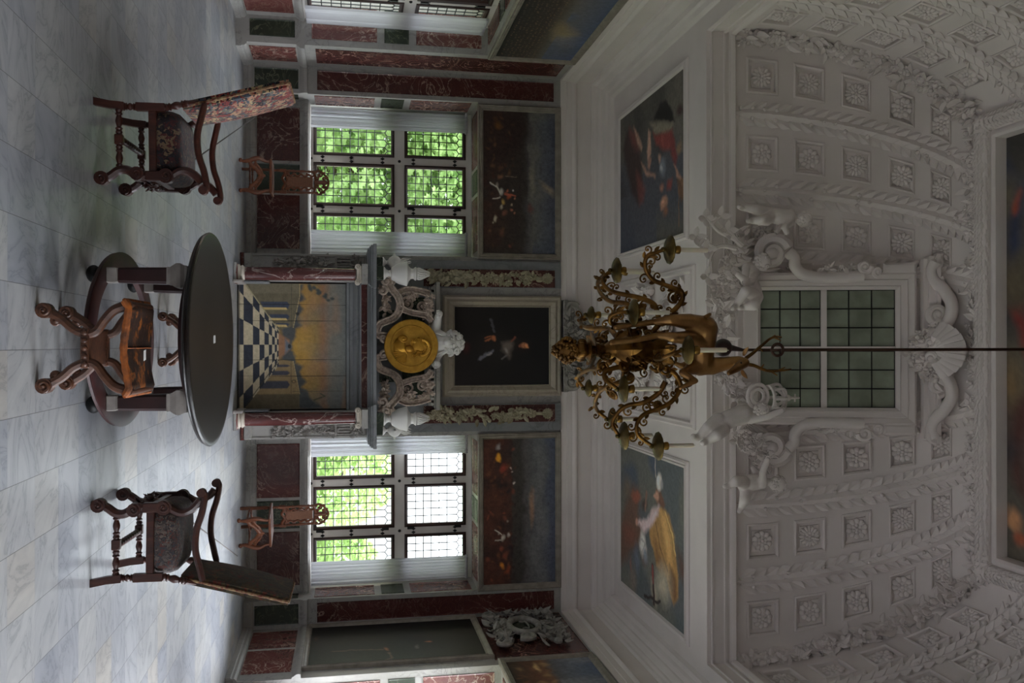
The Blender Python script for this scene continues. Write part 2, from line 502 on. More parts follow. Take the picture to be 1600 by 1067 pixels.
def curtain_mat():
    t = NT('sheer_white_cotton'); nt = t.t
    d = t.n('ShaderNodeBsdfDiffuse'); d.inputs['Color'].default_value = srgb(206, 204, 208)
    tl = t.n('ShaderNodeBsdfTranslucent'); tl.inputs['Color'].default_value = srgb(206, 206, 212)
    mx = t.n('ShaderNodeMixShader'); mx.inputs[0].default_value = .3
    t.l(d.outputs[0], mx.inputs[1]); t.l(tl.outputs[0], mx.inputs[2])
    t.l(mx.outputs[0], nt.nodes['Material Output'].inputs['Surface'])
    return t.m
MT['curtain'] = curtain_mat()

def leafmat(name, c1, c2):
    t = NT(name); nt = t.t
    col = t.ramp(t.noise(1.6, 4, .7), [(.35, srgb(*c1)), (.65, srgb(*c2))])
    d = t.n('ShaderNodeBsdfDiffuse'); tl = t.n('ShaderNodeBsdfTranslucent')
    t.l(col, d.inputs['Color']); t.l(col, tl.inputs['Color'])
    mx = t.n('ShaderNodeMixShader'); mx.inputs[0].default_value = .5
    t.l(d.outputs[0], mx.inputs[1]); t.l(tl.outputs[0], mx.inputs[2])
    t.l(mx.outputs[0], nt.nodes['Material Output'].inputs['Surface'])
    return t.m
MT['leafA'] = leafmat('maple_leaves', (112, 146, 82), (176, 200, 138))
MT['leafB'] = leafmat('pale_leaves', (118, 146, 82), (160, 182, 118))
MT['canvas'] = None
def canvas_mat():
    t = NT('oil_paint')
    a = t.n('ShaderNodeAttribute'); a.attribute_name = 'paint'
    t.base(a.outputs['Color'])
    t.bump(t.noise(30, 4), .1, .003)
    return t.set(.6, **{'Specular IOR Level': .25})
MT['canvas'] = canvas_mat()
MT['lawn'] = plain('gravel_and_grass', (120, 120, 100), .9, c2=(104, 118, 84), scale=2)
# ---------------------------------------------------------------- room shell
WT = 1.25                    # wall thickness
NL0, NL1, NR0, NR1 = -4.18, -1.50, 1.56, 4.24      # window niches of the far wall
ZS, ZN, ZC = 1.03, 3.90, 5.36                       # sill, niche head, cornice foot
LN = [(11.40, 14.15)]     # niches of the left wall (y)
RN = [(10.10, 12.90), (5.7, 8.5), (1.3, 4.1), (-3.1, -.3)]                    # niches of the right wall (y)

b = MB(); b.box(XL-WT, XR+WT, YB-.3, YF+WT, -.25, 0)
struct(b.build('floor', MT['floor'], smooth=0))

def wall_boxes(mb, niches, a0, a1, put):
    """solid piers, low dado and head of a wall with niches; put(u0,u1,depth0,depth1,z0,z1)"""
    e = a0
    for n0, n1 in sorted(niches):
        put(e, n0, 0, WT, 0, 6.6)
        put(n0, n1, .42, WT, 0, ZS)
        put(n0, n1, 0, WT, ZN, 6.6)
        e = n1
    put(e, a1, 0, WT, 0, 6.6)

wf = MB()
wall_boxes(wf, [(NL0, NL1), (NR0, NR1)], XL-WT, XR+WT, lambda u0,u1,d0,d1,z0,z1: wf.box(u0,u1,YF+d0,YF+d1,z0,z1))
WFAR = struct(wf.build('wall_far', MT['graymarble'], smooth=0))
wl = MB()
wall_boxes(wl, LN, YB, YF, lambda u0,u1,d0,d1,z0,z1: wl.box(XL-d1,XL-d0,u0,u1,z0,z1))
WLEFT = struct(wl.build('wall_left', MT['graymarble'], smooth=0))
wr = MB()
wall_boxes(wr, RN, YB, YF, lambda u0,u1,d0,d1,z0,z1: wr.box(XR+d0,XR+d1,u0,u1,z0,z1))
WRIGHT = struct(wr.build('wall_right', MT['graymarble'], smooth=0))
b = MB(); b.box(XL-WT, XR+WT, YB-.3, YB, 0, 6.6)
struct(b.build('wall_back', MT['graymarble'], smooth=0))

def moulding_run(mb, f, u0, u1, prof):
    """straight moulding: prof [(w,z)] along u on plane f"""
    mb.loft([[f(u0, z, w) for w, z in prof], [f(u1, z, w) for w, z in prof]], False)
    for u in (u0, u1):
        mb.add([f(u, z, w) for w, z in prof], [tuple(range(len(prof)))])
BASE = [(0,0),(.07,0),(.07,.07),(.055,.085),(.055,.12),(.03,.15),(0,.16)]
CAP = [(0,.90),(.02,.905),(.03,.93),(.055,.96),(.06,.985),(.06,1.02),(0,1.03)]
def dado_run(name, f, spans, rec):
    mb = MB()
    for a0, a1, d in spans:
        g = (lambda u, v, w, d=d: f(u, v, w-d))
        moulding_run(mb, g, a0, a1, BASE); moulding_run(mb, g, a0, a1, CAP)
    return struct(mb.build(name, MT['graymarble'], smooth=30))
dado_run('baseboard_far', far(YF), [(XL, NL0, 0), (NL0, NL1, .42), (NR0, NR1, .42), (NR1, XR, 0)], 0)
dado_run('baseboard_left', lft(XL), [(14.15, YF, 0), (11.40, 14.15, .42), (5.4, 11.4, 0)], 0)
dado_run('baseboard_right', rgt(XR), [(12.9, YF, 0), (10.1, 12.9, .42), (8.5, 10.1, 0), (5.7, 8.5, .42)], 0)

def inlay(parent, f, u0, v0, u1, v1, mat, w=.004, label=None):
    mb = MB()
    mb.nest([(u0-.018, v0-.018, u1+.018, v1+.018, 0), (u0-.016, v0-.016, u1+.016, v1+.016, .012), (u0, v0, u1, v1, w), ], f)
    o = mb.build('inlay_panel', MT[mat], parent, smooth=0)
    if label: lab(o, label)
    return o
RM, GM, RP = 'redmarble', 'greenmarble', 'redpale'
# far wall piers
f = far(YF)
for s, (a0, a1) in ((0, (-4.56, -4.27)), (1, (4.33, 4.62))):
    inlay(WFAR, f, a0, .19, a1, .86, GM)
    inlay(WFAR, f, a0, 1.2, a1, 5.22, RM)
# niche dados
f = far(YF+.42)
for off in (0, 5.74):
    sgn = 0
    inlay(WFAR, f, -4.03+off, .19, -3.15+off, .86, RM)
    inlay(WFAR, f, -3.06+off, .19, -2.62+off, .86, GM)
    inlay(WFAR, f, -2.53+off, .19, -1.65+off, .86, RM)
# jambs of the far niches: faces at x = NL0 (looking +x) and x = NR1 (looking -x), NL1, NR0
for ff in (lft(NL0), rgt(NR1), rgt(NL1), lft(NR0)):
    for z0, z1, m in ((1.15, 2.12, RP), (2.27, 2.62, GM), (2.77, 3.78, RP)):
        inlay(WFAR, ff, YF+.1, z0, YF+.62, z1, m)
    inlay(WFAR, ff, YF+.1, .25, YF+.32, .85, GM)
# soffits of the niches
for a0 in (NL0, NR0):
    for x0, x1, m in ((.14, 1.05, RP), (1.16, 1.52, GM), (1.63, 2.54, RP)):
        inlay(WFAR, soff(ZN), a0+x0, YF+.12, a0+x1, YF+.66, m)
# left wall
f = lft(XL)
inlay(WLEFT, f, 14.33, .19, 14.98, .86, RP)
inlay(WLEFT, f, 14.33, 1.2, 14.98, 5.22, RM)
inlay(WLEFT, lft(XL-.42), 12.45, .19, 13.95, .86, RP)
inlay(WLEFT, lft(XL-.42), 11.55, .19, 12.30, .86, GM)
for (n0, n1) in LN[:2]:
    fj = (lambda u, v, w, n1=n1: (u, n1-w, v))
    for z0, z1, m in ((1.15, 2.12, RP), (2.27, 2.62, GM), (2.77, 3.78, RP)):
        inlay(WLEFT, fj, XL-.60, z0, XL-.12, z1, m)
    inlay(WLEFT, fj, XL-.34, .22, XL-.12, .86, GM)
    for y0, y1, m in ((.14, 1.05, RP), (1.16, 1.55, GM), (1.66, 2.6, RP)):
        inlay(WLEFT, soff(ZN), XL-.62, n0+y0, XL-.14, n0+y1, m)
inlay(WLEFT, f, 10.0, 1.2, 11.2, 5.22, RM)
# right wall
f = rgt(XR)
inlay(WRIGHT, f, 14.27, .19, 15.02, .86, RP)
inlay(WRIGHT, f, 13.2, .19, 14.12, .86, RP)
inlay(WRIGHT, f, 13.12, 3.86, 15.18, 5.30, RM)
for (n0, n1) in RN[:1]:
    fj = (lambda u, v, w, n1=n1: (u, n1-w, v))
    for z0, z1, m in ((1.15, 2.12, RP), (2.27, 2.62, GM), (2.77, 3.78, RP)):
        inlay(WRIGHT, fj, XR+.12, z0, XR+.60, z1, m)
    for y0, y1, m in ((.14, 1.05, RP), (1.16, 1.55, GM), (1.66, 2.6, RP)):
        inlay(WRIGHT, soff(ZN), XR+.14, n0+y0, XR+.62, n0+y1, m)
    inlay(WRIGHT, rgt(XR+.42), n0+1.2, .19, n1-.12, .86, RP)

# narrow stone fillet where the niche meets the wall
# ---------------------------------------------------------------- cornice, soffit, cove
CORN = [(-.02,5.36),(.035,5.36),(.035,5.46),(.05,5.465),(.05,5.56),(.075,5.585),(.085,5.61),(.075,5.64),(.04,5.66),(.04,5.90),(.09,5.91),(.10,5.945),
        (.13,5.97),(.135,6.0),(.17,6.02),(.20,6.055),(.205,6.085),(.27,6.105),(.30,6.14),(.36,6.16),(.37,6.19),(.39,6.22)]
mb = MB()
mb.loft([[(XL+d, YB+d, z), (XR-d, YB+d, z), (XR-d, YF-d, z), (XL+d, YF-d, z)] for d, z in CORN])
struct(mb.build('trim_cornice', MT['plaster'], smooth=25))

ZF = 6.22                                  # soffit height
OX0, OX1, OY0, OY1 = -4.04, 4.12, -.4, 10.8    # opening of the coved vault
ZV = 6.63                                  # springing of the cove
RXY, RZ = 1.37, 2.51
ZT = ZV + RZ
ceil_parent = None
mb = MB()
mb.loft([[(XL-.1, YB-.1, ZF), (XR+.1, YB-.1, ZF), (XR+.1, YF+.1, ZF), (XL-.1, YF+.1, ZF)],
         [(OX0, OY0, ZF), (OX1, OY0, ZF), (OX1, OY1, ZF), (OX0, OY1, ZF)]])
# moulded fascia (top steps stand proud of the cove)
FAS = [(0, 6.22), (-.0, 6.275), (.018, 6.28), (.018, 6.30), (0, 6.31), (0, 6.45), (.02, 6.46), (.02, 6.49), (.0, 6.50),(.0,6.53), (.03, 6.545), (.045, 6.575), (.05, 6.60), (.02, 6.62), (-.04, ZV)]
mb.loft([[(OX0+d, OY0+d, z), (OX1-d, OY0+d, z), (OX1-d, OY1-d, z), (OX0+d, OY1-d, z)] for d, z in FAS])
SOFFIT = struct(mb.build('ceiling', MT['plaster'], smooth=25))

CX = (OX0+OX1)/2; HX = (OX1-OX0)/2 + .04
CY = (OY0+OY1)/2; HY = (OY1-OY0)/2 + .04
def cove_far(s, t, d=0):       # s in -1..1, t in degrees, d = towards the room
    a = math.radians(t)
    x = CX + s*(HX - RXY*(1-cos(a)))
    n = V3((0, -cos(a)/RXY, -sin(a)/RZ)).normalized()
    return V3((x, CY+HY - RXY*(1-cos(a)), ZV + RZ*sin(a))) + n*d
def cove_near(s, t, d=0):
    p = cove_far(s, t, d); p.y = 2*CY - p.y; return p
def cove_left(s, t, d=0):
    a = math.radians(t)
    y = CY + s*(HY - RXY*(1-cos(a)))
    n = V3((cos(a)/RXY, 0, -sin(a)/RZ)).normalized()
    return V3((CX-HX + RXY*(1-cos(a)), y, ZV + RZ*sin(a))) + n*d
def cove_right(s, t, d=0):
    p = cove_left(s, t, d); p.x = 2*CX - p.x; return p
def nrm_of(f, s, t):
    return (f(s, t, .1) - f(s, t, 0)).normalized()

ROWS = [(8.5, 5.0), (23.2, 4.9), (38.2, 4.9), (53.8, 4.8), (69.4, 4.6)]
def tlines():
    out = [0.0]
    for c, h in ROWS: out += [c-h, c+h]
    return out + [90.0]
def cove_surface(f, cols, hw, skip=()):
    """curved shell with sunk coffers at column centres cols (s units)"""
    mb = MB()
    ts = tlines()
    sl = [-1.0]
    for c in cols: sl += [c-hw, c+hw]
    sl.append(1.0)
    NI = [max(2, int((sl[i+1]-sl[i])/.08)) for i in range(len(sl)-1)]
    NJ = [max(2, int((ts[j+1]-ts[j])/3.4)) for j in range(len(ts)-1)]
    for i in range(len(sl)-1):
        for j in range(len(ts)-1):
            s0, s1, t0, t1 = sl[i], sl[i+1], ts[j], ts[j+1]
            if i % 2 == 1 and j % 2 == 1 and (i//2, j//2) not in skip:
                R = []
                for k, d in ((0, 0), (.0, .02), (.045, .028), (.09, .012), (.10, -.035), (.20, -.045), (.21, -.03), (.26, -.03)):
                    a0, a1 = s0+(s1-s0)*k, s1-(s1-s0)*k; b0, b1 = t0+(t1-t0)*k, t1-(t1-t0)*k
                    ni, nj = NI[i], NJ[j]
                    uv = [(a0+(a1-a0)*q/ni, b0) for q in range(ni)] + [(a1, b0+(b1-b0)*q/nj) for q in range(nj)]
                    uv += [(a1-(a1-a0)*q/ni, b1) for q in range(ni)] + [(a0, b1-(b1-b0)*q/nj) for q in range(nj)]
                    R.append([f(a, c, d) for a, c in uv])
                mb.loft(R, True, False, True)
            else:
                mb.grid(lambda a, c: f(s0+(s1-s0)*a, t0+(t1-t0)*c, 0), NI[i], NJ[j])
    return mb
FC = [-.862, -.617, -.375, -.13, .13, .375, .617, .862]
SKIP = {(3, j) for j in range(5)} | {(4, j) for j in range(5)}
mb = cove_surface(cove_far, FC, .057, SKIP)
COVF = struct(mb.build('ceiling_cove_far', MT['plaster'], smooth=20)); COVF.parent = SOFFIT
NSC = 12
SCOL = [-.9+.1636*i for i in range(NSC)]
for nm, f in (('ceiling_cove_left', cove_left), ('ceiling_cove_right', cove_right)):
    mb = cove_surface(f, SCOL, .041)
    o = struct(mb.build(nm, MT['plaster'], smooth=20)); o.parent = SOFFIT
    if f is cove_left: COVL = o
    else: COVR = o
mb = MB(); mb.grid(lambda a, b: cove_near(-1+2*a, 90*b), 24, 20)
o = struct(mb.build('ceiling_cove_near', MT['plaster'], smooth=20)); o.parent = SOFFIT

# rosettes in the coffers
k = 0
proto_r = []
for v in range(4):
    mb = MB(); rosette(mb, (0,0,0), (0,0,1), .142, v); proto_r.append(mb)
ros_mesh = [p.build('rosette', MT['stucco'], smooth=50) for p in proto_r]
def place_rosette(f, s, t, parent, v):
    o = bpy.data.objects.new('rosette', ros_mesh[v].data); COL.objects.link(o)
    p = f(s, t, -.03); n = nrm_of(f, s, t)
    R = frame_of(n).to_4x4(); R.translation = p
    o.matrix_world = R; o.parent = parent
    return o
rr = random.Random(3)
for i, c in enumerate(FC):
    for j, (t, h) in enumerate(ROWS):
        if (i, j) in SKIP: continue
        place_rosette(cove_far, c, t, COVF, rr.randrange(4))
for f, par in ((cove_left, COVL), (cove_right, COVR)):
    for c in SCOL[-5:]:
        for t, h in ROWS: place_rosette(f, c, t, par, rr.randrange(4))
for o in ros_mesh: bpy.data.objects.remove(o)

# leaf garland ribs running up the cove
def rib(f, s, parent, wid=.135, hip=False, n=24, g=None):
    mb = MB(); rg = random.Random(int((s+2)*1000))
    for j in range(n):
        t = 1.5 + 85.5*j/(n-1)
        for side in (-1, 0, 1):
            ss = s
            p = f(ss, t, .012); q = f(ss, min(90, t+3), .012)
            d = (q-p).normalized(); nn = nrm_of(f, ss, t)
            if hip: nn = (nn + V3((1 if s < 0 else -1, 0, 0))*.7).normalized()
            sd = d.cross(nn).normalized()
            if side == 0:
                leaf(mb, p+nn*.02, d, nn, .25, wid*.55, .18, .35, 4)
            else:
                leaf(mb, p+sd*(side*wid*.32), d+sd*(side*.55), nn+sd*(side*.3), .22, wid*.5, .2, .3, 4)
            if hip or rg.random() < .22:
                mb.sph(p+sd*(side*wid*.5)+nn*.03, .03, 6, 4)
    c = [f(s, 90*k/24, .015) for k in range(25)]
    mb.tube(c, wid*.2, 6)
    return mb.build('leaf_rib', MT['stucco'], parent, smooth=35)
for s in (-.74, -.497, -.27, .27, .497, .74): rib(cove_far, s, COVF)
for s in (-.985, .985):
    mb = MB(); rg = random.Random(int(50+s*9))
    pts = [cove_far(s, 88*k/24, .03) for k in range(25)]
    nh = (nrm_of(cove_far, 0, 40) + V3((-s, 0, -.2))*.8).normalized()
    foliage(mb, pts, nh, .085, .14, 330, rg); mb.tube(pts, .05, 6)
    mb.build('oak_leaf_rib', MT['stucco'], COVF, smooth=35)
for f, par in ((cove_left, COVL), (cove_right, COVR)):
    for i in range(NSC-5, NSC-1): rib(f, (SCOL[i]+SCOL[i+1])/2, par)

# unseen shell added over the vault to stop daylight leaking through the cove
mb = MB()
mb.box(XL-WT, XR+WT, YB-.3, YF+WT, ZT+.7, ZT+.8)
for x0, x1, y0, y1 in ((XL-WT, XL-WT+.1, YB-.3, YF+WT), (XR+WT-.1, XR+WT, YB-.3, YF+WT), (XL-WT, XR+WT, YB-.3, YB-.2), (XL-WT, XR+WT, YF+WT-.1, YF+WT)):
    mb.box(x0, x1, y0, y1, 6.6, ZT+.7)
struct(mb.build('trim_light_cover', MT['graymarble'], smooth=0))
# wreath frame round the flat ceiling and its painting
TX0, TX1, TY0, TY1 = CX-HX+RXY, CX+HX-RXY, CY-HY+RXY, CY+HY-RXY
mb = MB()
PRF = [(-.03, .0), (-.03, -.02), (.02, -.07), (.09, -.095), (.16, -.07), (.19, -.02), (.19, .0), (.215, .0), (.225,-.03), (.26,-.04),(.29,-.02), (.30, .05), (.30, .12)]
mb.loft([[(TX0+d, TY0+d, ZT+z), (TX1-d, TY0+d, ZT+z), (TX1-d, TY1-d, ZT+z), (TX0+d, TY1-d, ZT+z)] for d, z in PRF])
mb.box(TX0-.05, TX1+.05, TY0-.05, TY1+.05, ZT+.13, ZT+.2)
o = struct(mb.build('ceiling_wreath_frame', MT['plaster'], smooth=40)); o.parent = SOFFIT
mb = MB(); rg = random.Random(5)
def wreath(p0, p1, inward):
    p0, p1 = V3(p0), V3(p1); L = (p1-p0).length; d = (p1-p0).normalized(); inn = V3(inward)
    n = int(L/.055)
    for i in range(n):
        p = p0 + d*(L*i/n)
        for a in (-60, -25, 10, 45):
            aa = math.radians(a + rg.uniform(-9, 9))
            nn = inn*sin(aa)*-1 + V3((0,0,-1))*cos(aa)
            q = p + V3((0,0,.0)) + nn*.10
            leaf(mb, q + inn*.085 - V3((0,0,-.0)), d + nn*.12, nn, .10, .028, .1, .3, 2)
wreath((TX0, TY1-.0, ZT), (TX1, TY1-.0, ZT), (0, -1, 0))
wreath((TX0, TY1, ZT), (TX0, TY1-4, ZT), (1, 0, 0))
wreath((TX1, TY1, ZT), (TX1, TY1-4, ZT), (-1, 0, 0))
WRE = mb.build('wreath_leaves', MT['stucco'], o, smooth=35)
# corner sleeves
mb = MB()
for x, sx in ((TX0, 1), (TX1, -1)):
    for k in range(2):
        a = V3((x+sx*.085, TY1-.085, ZT-.0)); dd = V3((sx, 0, 0)) if k == 0 else V3((0, -1, 0))
        for q in (0.10, .17, .23):
            mb.tube([a+dd*(q-.02), a+dd*(q+.02)], .118 - (q-.1)*.1, 14)
    mb.sph((x+sx*.085, TY1-.085, ZT), .12, 12, 8)
mb.build('corner_sleeve', MT['stucco'], o, smooth=40)
# foliage under the wreath along the top of the cove
mb = MB(); rg = random.Random(11)
pts = [cove_far(-.97+1.94*i/30, 86, .02) for i in range(31)]
foliage(mb, pts, nrm_of(cove_far, 0, 86), .07, .10, 230, rg)
mb.build('acanthus_border', MT['stucco'], COVF, smooth=35)

# plaster frames of the soffit pictures
def soffit_frame(x0, y0, x1, y1, name='trim_picture_frame'):
    mb = MB(); f = soff(ZF); k = .11
    mb.nest([(x0-k, y0-k, x1+k, y1+k, -.01), (x0-k, y0-k, x1+k, y1+k, .02), (x0-k*.75, y0-k*.75, x1+k*.75, y1+k*.75, .045),
             (x0-k*.45, y0-k*.45, x1+k*.45, y1+k*.45, .03), (x0-k*.4, y0-k*.4, x1+k*.4, y1+k*.4, .055), (x0-.02, y0-.02, x1+.02, y1+.02, .05), (x0, y0, x1, y1, .01), (x0, y0, x1, y1, .006)], f, cap=True)
    return mb
for i, (x0, y0, x1, y1) in enumerate(((-3.78, 11.49, -1.53, 14.40), (1.70, 11.49, 3.98, 14.40), (-.95, 11.26, 1.03, 14.40))):
    o = struct(soffit_frame(x0, y0, x1, y1).build('trim_soffit_frame', MT['plaster'], smooth=25)); o.parent = SOFFIT
    if i == 2: MIDF = o
mb = MB(); rg = random.Random(21)
for k in range(3):
    yy = 11.75 + k*1.1
    foliage(mb, [(-.7, yy, ZF-.01), (-.2, yy+.4, ZF-.01), (.35, yy+.1, ZF-.01), (.85, yy+.5, ZF-.01)], (0,0,-1), .22, .22, 95, rg)
for (cx, cy) in ((-.5, 12.0), (.6, 12.1), (.05, 12.8), (-.5, 13.7), (.6, 13.6)):
    for q in range(5):
        spiral(mb, (cx+.05*q, cy+.05*q, ZF-.02-.012*q), (1,0,0), (0,1,0), .22-.03*q, 1.2, .035, q, 1 if q % 2 else -1, 18)
mb.build('trophy_relief', MT['stucco'], MIDF, smooth=35)
# ---------------------------------------------------------------- windows
def window(name, f, c, detail=True, sill=.45):
    """f(u,v,w): u along the wall, v height, w towards the room; c = centre u"""
    mb = MB()
    UL = [(-1.275, -.51), (-.383, .383), (.51, 1.275)]
    VL = [(1.09, 2.51), (2.69, 3.80)]
    us = [-1.34] + [x for a in UL for x in a] + [1.34]
    vs = [ZS] + [x for a in VL for x in a] + [ZN]
    for i in range(0, len(us)-1, 2):
        mb.prism([(c+us[i], vs[0]), (c+us[i+1], vs[0]), (c+us[i+1], vs[-1]), (c+us[i], vs[-1])], f, 0, .09)
    for j in range(0, len(vs)-1, 2):
        mb.prism([(c+us[0], vs[j]), (c+us[-1], vs[j]), (c+us[-1], vs[j+1]), (c+us[0], vs[j+1])], f, 0, .085)
    o = struct(mb.build(name, MT['whitewood'], smooth=0))
    # sill board
    mb = MB(); mb.prism([(0, ZS-.03), (sill, ZS-.03), (sill+.02, ZS-.01), (sill+.02, ZS+.005), (sill, ZS+.02), (0, ZS+.02)], lambda a, v, w: f(w, v, a+.085), c-1.335, c+1.335)
    s = mb.build('window_sill', MT['whitewood'], o, smooth=0)
    if not detail: return o
    bm_ = MB()
    for i, (a0, a1) in enumerate(UL):
        for j, (v0, v1) in enumerate(VL):
            A0, A1 = c+a0, c+a1
            mb = MB(); k = .058
            for k0, w0 in ((0, .06),):
                mb.nest([(A0, v0, A1, v1, .02), (A0, v0, A1, v1, .105), (A0+.03, v0+.03, A1-.03, v1-.03, .115), (A0+k, v0+k, A1-k, v1-k, .09), (A0+k, v0+k, A1-k, v1-k, .02)], f, cap=False)
            sh = mb.build('sash', MT['sash'], o, smooth=0)
            g0, g1, h0, h1 = A0+k, A1-k, v0+k, v1-k
            mb = MB(); mb.add([f(g0, h0, .045), f(g1, h0, .045), f(g1, h1, .045), f(g0, h1, .045)], [(0,1,2,3)])
            mb.build('glass_pane', MT['glass'], sh, smooth=0)
            mb = MB(); r = .0084; n = 5; m = 9 if j == 0 else 7
            du = (g1-g0)/n; dv = (h1-h0)/m; vt = h0 + dv*(m-1) + dv*.25
            def bar(p, q):
                mb.tube([f(p[0], p[1], .05), f(q[0], q[1], .05)], r, 5)
            for q in range(1, m): 
                if q < m-0: bar((g0, h0+dv*q), (g1, h0+dv*q)) if q < m-1 else None
            for q in range(n+1):
                u = g0+du*q
                if 0 < q < n: bar((u, h0), (u, vt))
                if q < n:
                    bar((u, vt), (u+du/2, vt+dv*.3)); bar((u+du/2, vt+dv*.3), (u+du, vt)); bar((u+du/2, vt+dv*.3), (u+du/2, h1))
            mb.build('lead_grid', MT['lead'], sh, smooth=0)
    # wrought bolts on the mullions
    def bolt(u, v, diamond=True, big=1):
        mb = MB()
        if diamond:
            mb.prism([(u-.028, v), (u, v-.018), (u, v-.04), (u+.0, v-.018), (u+.028, v), (u, v+.018), (u, v+.04), (u, v+.018)][0:1] + [(u, v-.04), (u+.03, v), (u, v+.04)], f, .085, .1)
            mb.sph(f(u, v, .1), .014, 6, 4)
        else: mb.sph(f(u, v, .09), .027, 8, 5)
        mb.build('bolt', MT['black'], o, smooth=30)
    for u in (-.447, .447):
        for v in (1.25, 1.75, 2.3, 2.85, 3.6):
            bolt(c+u-.033, v); bolt(c+u+.033, v)
        bolt(c+u, 1.05, False); bolt(c+u, 2.6, False)
    mb = MB()
    for v in (1.2, 2.35, 2.8, 3.65): mb.prism([(c+.375, v-.06), (c+.42, v-.06), (c+.42, v+.06), (c+.375, v+.06)], f, .085, .125)
    mb.build('hinge_strap', MT['black'], o, smooth=0)
    return o
YW = 16.17
W1 = window('window_1', far(YW), (NL0+NL1)/2)
W2 = window('window_2', far(YW), (NR0+NR1)/2)
W3 = window('window_3', lft(XL-.52), (LN[0][0]+LN[0][1])/2, True, .02)
n_ = 4
for (a0, a1) in LN[1:]:
    window('window_%d' % n_, lft(XL-.97), (a0+a1)/2, False); n_ += 1
for (a0, a1) in RN:
    window('window_%d' % n_, rgt(XR+.97), (a0+a1)/2, False); n_ += 1

# ---------------------------------------------------------------- curtains
def curtain(f, u0, u1, label, pl=6, seed=0, z0=1.06, z1=3.81, flare=.02):
    rg = random.Random(seed)
    ph = [rg.uniform(0, 6.28) for _ in range(6)]
    nu, nv = pl*8, 24
    def P(a, b, back):
        z = z0 + (z1-z0)*b
        amp = .022*(1 - .25*b) + .008*sin(3*b+ph[0])
        u = u0 + (u1-u0)*a + (flare*(1-b)*(a-.5)) + .004*sin(3*b+ph[1])
        w = amp*sin(2*PI*pl*a + ph[2] + .12*sin(2.2*b+ph[3])) + .011*sin(2*PI*pl*2.3*a+ph[4]+b) + .006*sin(2*b+ph[5])
        return f(u, z, w - (.004 if back else 0))
    mb = MB()
    mb.grid(lambda a, b: P(a, b, 0), nu, nv)
    o = tag(mb.build('curtain', MT['curtain'], smooth=60), label, 'curtain', 'white window curtains')
    # gathered heading
    mb = MB()
    mb.tube([f(u0-.01+(u1-u0+.02)*k/16, z1-.03, .002+.018*sin(2*PI*pl*k/16)) for k in range(17)], .026, 6)
    mb.build('heading', MT['curtain'], o, smooth=60)
    return o
fc = far(15.88)
curtain(fc, -4.13, -3.80, 'white curtain on the left side of the window full of green foliage', 5, 1)
curtain(fc, -1.99, -1.54, 'white curtain on the right side of the window full of green foliage', 6, 2)
curtain(fc, 1.60, 1.95, 'white curtain on the left side of the window with white upper panes', 5, 3)
curtain(fc, 3.79, 4.19, 'white curtain on the right side of the window with white upper panes', 6, 4)
curtain(lft(XL-.31), 13.42, 14.08, 'white curtain of the left side wall window near the top left', 5, 5)

# ---------------------------------------------------------------- outdoors
def maple(mb, c, R, s, rg):
    c = V3(c)
    pr = [(0,-.5),(.12,-.3),(.5,-.35),(.38,-.1),(.62,.1),(.34,.14),(.3,.3),(.1,.28),(0,.62),(-.1,.28),(-.3,.3),(-.34,.14),(-.62,.1),(-.38,-.1),(-.5,-.35),(-.12,-.3)]
    k = rg.uniform(-.25, .25)
    mb.add([c + R @ V3((x*s, y*s, k*s*x*x - .3*s*y*y)) for x, y in pr] + [c], [(i, (i+1) % 16, 16) for i in range(16)])
def tree(label, name, loc, crown, n, size, mat, seed, trunk_h, maple_leaf=True, group=None, tilt=.9):
    rg = random.Random(seed)
    t = thing(name, label, 'tree', loc, 0, group)
    mb = MB()
    for i in range(n):
        cx, cy, cz, rx, ry, rz = crown[rg.randrange(len(crown))]
        while True:
            p = V3((rg.uniform(-1,1), rg.uniform(-1,1), rg.uniform(-1,1)))
            if .25 < p.length < 1: break
        p = p.normalized()*(p.length**.5)
        q = V3((cx+p.x*rx, cy+p.y*ry, cz+p.z*rz))
        nrm = V3((rg.uniform(-.8,.8), -1.0+rg.uniform(-.4,.5), tilt+rg.uniform(-.6,.5)))
        R = frame_of(nrm) @ Matrix.Rotation(PI + rg.uniform(-.9,.9), 3, 'Z')
        s = size*rg.uniform(.55, 1.2)
        if maple_leaf: maple(mb, q, R, s, rg)
        else:
            vs = [q + R @ V3(v) for v in ((-.5*s,0,0),(0,-.3*s,0),(.5*s,0,0),(0,.35*s,0))]
            mb.add(vs, [(0,1,2,3)])
    o = mb.build('foliage', mat, t, smooth=0); o['kind'] = 'stuff'
    mb = MB()
    mb.tube(bez([(0,.5,-.8), (.1,.55,trunk_h*.4), (-.1,.5,trunk_h)], 5), [.2, .15, .09], 9)
    mb.build('trunk', MT['bark'], t)
    for k in range(5):
        cx, cy, cz, rx, ry, rz = crown[k % len(crown)]
        mb = MB(); z = trunk_h*(.45+.1*k)
        mb.tube(bez([(0,.5,z), (cx*.4+rg.uniform(-.3,.3), cy*.5+.5, (z+cz)*.5+.2), (cx+rg.uniform(-.6,.6), cy+.4, cz+rg.uniform(0,.5))], 5), [.07, .045, .018], 6)
        mb.build('branch', MT['bark'], t)
    return t
